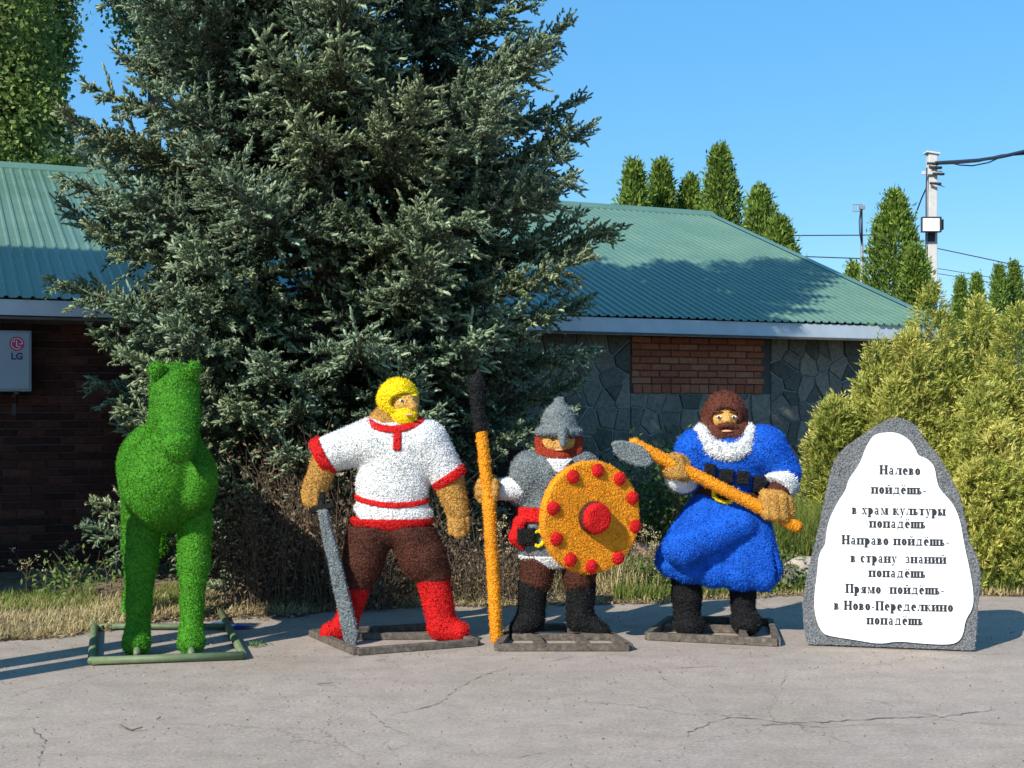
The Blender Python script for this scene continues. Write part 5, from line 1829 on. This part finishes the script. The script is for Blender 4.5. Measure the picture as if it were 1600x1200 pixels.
def prism(name, poly, y0, y1, mat, parent, origin=None, ns=None, fuzz=0, noise_amp=0):
    """outline in sign coordinates extruded from depth y0 (front) to y1 (back)"""
    n = len(poly)
    tri_ = mg.tessellate_polygon([[Vector((p[0], p[1], 0)) for p in poly]])
    V = [SA * [1, 1, 0] + sx * u + np.array([0, 0, v]) + sn * y0 for u, v in poly] + [SA * [1, 1, 0] + sx * u + np.array([0, 0, v]) + sn * y1 for u, v in poly]
    Fs = [list(t) for t in tri_] + [[i + n for i in t][::-1] for t in tri_] + [[i, (i + 1) % n, (i + 1) % n + n, i + n] for i in range(n)]
    V = np.array(V); A = np.full(len(V), .4)
    if fuzz:
        T, Pt, Nn = [], [], []
        tr = [(V[t[0]], V[t[1]], V[t[2]], sn) for t in tri_]
        for i in range(n):
            j = (i + 1) % n
            nn = np.cross(V[j] - V[i], sn); nn /= np.linalg.norm(nn) + 1e-9
            tr += [(V[i], V[j], V[j + n], nn), (V[i], V[j + n], V[i + n], nn)]
        cen = V.mean(0)
        for a_, b_, c_, nn in tr:
            if nn is not sn and np.dot(nn, (a_ + b_) / 2 - cen) < 0: nn = -nn
            ar = np.linalg.norm(np.cross(b_ - a_, c_ - a_)) / 2
            m = int(ar * fuzz)
            if m < 1: continue
            s1 = np.sqrt(rng.random((m, 1))); s2 = rng.random((m, 1))
            Pt.append(a_ * (1 - s1) + b_ * s1 * (1 - s2) + c_ * s1 * s2); Nn.append(np.repeat(nn[None], m, 0))
        Pt = np.concatenate(Pt); Nn = np.concatenate(Nn); m = len(Pt)
        tv, tf, ta = tris(Pt - Nn * .003, Nn + rng.normal(0, .5, (m, 3)), rng.uniform(.6, 1.3, m) * .012, rng.uniform(.005, .009, m), np.clip(.1 + .9 * tuft(Pt) + rng.normal(0, .1, m), 0, 1))
        Fs = Fs + (tf + len(V)).tolist()
        V = np.concatenate([V, tv]); A = np.concatenate([A, ta])
    return mobj(name, V, Fs, mat, parent, attr=A)


prism('stone_board', smooth_poly(uvo[::1], 1) if False else uvo, 0.0, -.09, M['stonegrey'], sgn, fuzz=26000)
M['panel'] = plain_mat('white_panel', (.76, .77, .77), .4, .035, 3, bmp=.08, bscale=12)
uvp = smooth_poly([sign_uv(*p) for p in panel], 2)
pan = prism('white_panel', uvp, .014, -.002, M['panel'], sgn)
# struts behind so that it stands
for u in (.25, .8):
    a_ = SA * [1, 1, 0] + sx * u - sn * .092 + np.array([0, 0, .9]); b_ = SA * [1, 1, 0] + sx * u - sn * .55 + np.array([0, 0, .02])
    MB().tube([a_, b_], .018, 6).build('strut', M['wood'], sgn)

# --- serif letters drawn as polygons (x height = 1)
TH, TN, SF = .42, .18, .16


def rect(x0, y0, x1, y1): return [(x0, y0), (x1, y0), (x1, y1), (x0, y1)]
def stem_(x, y0=0, y1=1, top=True, bot=True, w=TH):
    o_ = [rect(x - w / 2, y0, x + w / 2, y1)]
    if bot: o_.append(rect(x - w / 2 - .12, y0, x + w / 2 + .12, y0 + SF))
    if top: o_.append(rect(x - w / 2 - .12, y1 - SF, x + w / 2 + .12, y1))
    return o_
def diag(x0, y0, x1, y1, w): return [[(x0 - w / 2, y0), (x0 + w / 2, y0), (x1 + w / 2, y1), (x1 - w / 2, y1)]]
def arc(cx, cy, rx, ry, a0, a1, wt=TH, tn=TN, n=14):
    """crescent stroke, thick on the sides and thin above and below"""
    out = []; prev = None
    for q in np.linspace(math.radians(a0), math.radians(a1), n):
        o_ = (cx + rx * math.cos(q), cy + ry * math.sin(q)); i_ = (cx + (rx - wt) * math.cos(q), cy + (ry - tn) * math.sin(q))
        if prev: out.append([prev[0], o_, i_, prev[1]])
        prev = (o_, i_)
    return out


def gl(ch):
    if ch == 'н': return stem_(.27) + stem_(1.0) + [rect(.27, .46, 1.0, .54)], 1.27
    if ch == 'п': return stem_(.27) + stem_(1.0) + [rect(.27, 1 - SF, 1.0, 1)], 1.27
    if ch in 'ий':
        g_ = stem_(.27) + stem_(1.0) + diag(.36, .08, .92, .92, .11)
        if ch == 'й': g_ += arc(.635, 1.42, .28, .22, 185, 355, .13, .13, 8)
        return g_, 1.27
    if ch == 'ш': return stem_(.27) + stem_(.82) + stem_(1.37) + [rect(.27, 0, 1.37, SF)], 1.64
    if ch == 'ь': return stem_(.27) + arc(.40, .28, .46, .28, -90, 90, .25, TN), .93
    if ch == 'ы': return stem_(.27) + arc(.40, .28, .42, .28, -90, 90, .25, TN) + stem_(1.13), 1.40
    if ch == 'в': return stem_(.27) + arc(.42, .27, .44, .27, -90, 90, .25, TN) + arc(.42, .74, .38, .26, -90, 90, .23, TN), .95
    if ch == 'р': return stem_(.27, -.42, 1) + arc(.42, .5, .52, .5, -90, 90), 1.0
    if ch == 'о': return arc(.5, .5, .46, .52, 0, 360, n=24), 1.0
    if ch == 'с': return arc(.5, .5, .44, .52, 50, 318, n=20) + arc(.76, .74, .13, .13, 0, 360, .13, .13, 9), .92
    if ch in 'её':
        g_ = arc(.5, .5, .46, .52, 0, 312, n=20) + [rect(.2, .46, .9, .54)]
        if ch == 'ё': g_ += arc(.30, 1.28, .11, .11, 0, 360, .11, .11, 9) + arc(.70, 1.28, .11, .11, 0, 360, .11, .11, 9)
        return g_, .98
    if ch == 'а': return [rect(.56, .06, .81, .72)] + arc(.48, .68, .33, .34, 0, 165, .22, TN) + arc(.42, .28, .36, .29, 60, 330, .24, TN) + [rect(.78, 0, .98, .08), rect(.62, 0, .84, .12)], 1.0
    if ch == 'л': return stem_(.93) + [rect(.34, 1 - SF, .93, 1)] + diag(.26, .08, .42, .96, .10) + arc(.16, .12, .13, .13, 0, 360, .13, .13, 9), 1.2
    if ch == 'м': return stem_(1.22) + diag(.28, 0, .33, 1, .09) + diag(.74, .04, .42, 1, .22) + diag(.74, .04, 1.12, 1, .09) + [rect(.12, 0, .46, SF), rect(.14, 1 - SF, .5, 1)], 1.5
    if ch == 'д': return [rect(.78, .04, 1.03, 1), rect(.32, 1 - SF, 1.1, 1), rect(.05, 0, 1.2, SF), rect(.05, -.26, .13, .04), rect(1.12, -.26, 1.2, .04)] + diag(.27, .04, .44, .96, .10), 1.27
    if ch == 'х': return diag(.78, 0, .26, 1, .27) + diag(.2, 0, .80, 1, .09) + [rect(.02, 0, .4, SF), rect(.58, 0, 1.03, SF), rect(.04, 1 - SF, .5, 1), rect(.62, 1 - SF, .98, 1)], 1.05
    if ch == 'у': return diag(.55, .02, .24, 1, .27) + diag(.34, -.36, .84, 1, .09) + [rect(.02, 1 - SF, .48, 1), rect(.66, 1 - SF, 1.0, 1)] + arc(.24, -.30, .13, .12, 0, 360, .13, .12, 9), 1.02
    if ch == 'к': return stem_(.27) + diag(.44, .45, .84, .96, .09) + diag(.96, 0, .52, .60, .27) + [rect(.76, 0, 1.16, SF)] + arc(.88, .90, .12, .12, 0, 360, .12, .12, 9), 1.13
    if ch == 'т': return stem_(.52, top=False) + [rect(.04, 1 - SF, 1.0, 1), rect(.04, .74, .11, 1), rect(.93, .74, 1.0, 1)], 1.04
    if ch == 'я': return stem_(.80) + arc(.58, .70, .40, .30, 90, 270, .25, TN) + [rect(.55, 1 - SF, .8, 1), rect(.55, .40, .8, .47)] + diag(.22, .02, .60, .44, .20) + [rect(.05, 0, .36, SF)], 1.06
    if ch == 'з': return arc(.38, .27, .42, .29, -150, 90, .25, TN) + arc(.38, .74, .38, .28, -90, 150, .23, TN), .86
    if ch == 'Н': return stem_(.30, 0, 1.42, w=.42) + stem_(1.18, 0, 1.42, w=.42) + [rect(.3, .63, 1.18, .79)], 1.48
    if ch == 'П': return stem_(.30, 0, 1.42, w=.42) + stem_(1.18, 0, 1.42, w=.42) + [rect(.3, 1.27, 1.18, 1.42)], 1.48
    if ch == '-': return [rect(.08, .40, .56, .54)], .64
    return [], .6


M['ink'] = new_mat('black_ink', (.02, .02, .024), .4)[0]
lines = [('Налево', 1374, 1438, 741), ('пойдёшь-', 1361, 1447, 771), ('в храм культуры', 1331, 1477, 803), ('попадёшь', 1358, 1446, 824), ('Направо пойдёшь-', 1315, 1483, 850),
         ('в страну  знаний', 1329, 1478, 878), ('попадёшь', 1357, 1446, 901), ('Прямо  пойдёшь-', 1321, 1475, 926), ('в Ново-Переделкино', 1303, 1489, 952), ('попадёшь', 1354, 1442, 975)]
for text, X0, X1, Yb in lines:
    polys = []; x = 0
    for ch in text:
        g_, adv = gl(ch)
        polys += [[(px + x, py) for px, py in p] for p in g_]
        x += adv + .13
    x -= .13
    u0, v0 = sign_uv(X0, Yb); u1, v1 = sign_uv(X1, Yb + (X1 - X0) * .018)
    kx = (u1 - u0) / x; kz = 10.4 * 8.7 / F
    V = []; Fs = []
    for pi_, p in enumerate(polys):
        b0 = len(V)
        for px, py in p:
            q = px / x
            V.append(SA * [1, 1, 0] + sx * (u0 + px * kx) + np.array([0, 0, v0 + (v1 - v0) * q + py * kz]) + sn * (.0165 + .00004 * (pi_ % 9)))
        Fs.append([b0 + i for i in range(len(p))])
    mobj('text_line', V, Fs, M['ink'], pan)

# ------------------------------------------------------------------ small things on the pavement
def bent_twig(pts, r, label):
    L = [G(*p) + np.array([0, 0, .008 + .012 * (i % 2)]) for i, p in enumerate(pts)]
    tag(MB().tube(L, r, 5).build('twig', M['twig'], None), label, 'twig', 'twigs on the pavement')


bent_twig([(189, 1135), (192, 1141), (206, 1143), (223, 1142)], .004, 'dark bent twig lying alone on the pavement below the green horse')
bent_twig([(495, 1071), (520, 1072)], .003, 'thin straw on the pavement below the white-shirted statue')
bent_twig([(245, 1126), (251, 1126)], .004, 'tiny dark crumb near the bent twig')
pap = G(330, 983)
V = [pap + (-.06, 0, .012), pap + (.13, -.03, .02), pap + (.18, .06, .018), pap + (-.02, .11, .03), pap + (0.05, .03, .05)]
tag(mobj('paper_scrap', V, [[0, 1, 4], [1, 2, 4], [2, 3, 4], [3, 0, 4]], M['paper']), 'crumpled white paper scrap under the rear of the green pipe frame', 'litter')
pb = G(372, 984)
V = [pb + (-.05, 0, .008), pb + (.07, -.01, .016), pb + (.09, .07, .012), pb + (-.06, .08, .024)]
tag(mobj('plastic_scrap', V, [[0, 1, 2, 3]], plain_mat('blue_plastic', (.02, .03, .35), .4, .1, bmp=0)), 'flat blue plastic scrap on the shaded pavement beside the horse frame', 'litter')
# small weed growing in a crack
wp = G(402, 1010)
r = np.random.default_rng(8)
m = 40
V, Fq, A = blades(wp + r.normal(0, .03, (m, 3)) * (1.4, 1, 0) + (0, 0, .005), r.normal(0, 1, (m, 3)) + (0, 0, .9), .04, .012, r.uniform(.4, 1, m))
tag(mobj('weed', V, Fq, M['leafgreen'], attr=A), 'tiny green weed sprouting from the pavement between the horse and the sword', 'weed')

# pebbles: crumbs scattered over the pavement
r = np.random.default_rng(12); n = 3200
x = r.uniform(-4, 4.5, n); y = 5.4 + 5.4 * r.random(n) ** .8
V, Fq, A = blades(np.stack([x, y, np.full(n, .003)], 1), np.stack([r.normal(0, 1, n), r.normal(0, 1, n), r.uniform(.1, .5, n)], 1), r.uniform(.006, .018, n), r.uniform(.004, .010, n), r.uniform(0, 1, n))
tag(mobj('grit', V, Fq, M['dry'], attr=A), kind='stuff')

# unseen posts added left of the view to cast shadow streaks towards the horse
pr_ = empty('shadow_posts', (-3.95, 6.75, 0))
tag(pr_, 'unseen pair of timber posts added outside the left edge to cast shadow streaks', 'frame')
for (x_, y_, h_) in ((-3.83, 6.90, .085), (-4.09, 7.12, .095)):
    MB().box((x_ - h_, y_ - h_, 0), (x_ + h_, y_ + h_, 2.42)).build('post', M['wood'], pr_)
MB().obox((-3.96, 7.01, 2.30), (.11, -.093, 0), (.03, .035, 0), (0, 0, .06)).build('rail', M['wood'], pr_)
print('DONE objects', len(bpy.data.objects), 'unique tris', sum(len(m.loops) - 2 * len(m.polygons) for m in bpy.data.meshes))
print('branch tris', sum(len(o.data.loops) - 2 * len(o.data.polygons) for o in bpy.data.objects if o.name.startswith('branch')))
import collections
print(collections.Counter({o.name: len(o.data.loops) - 2 * len(o.data.polygons) for o in bpy.data.objects if o.type == 'MESH'}).most_common(25))
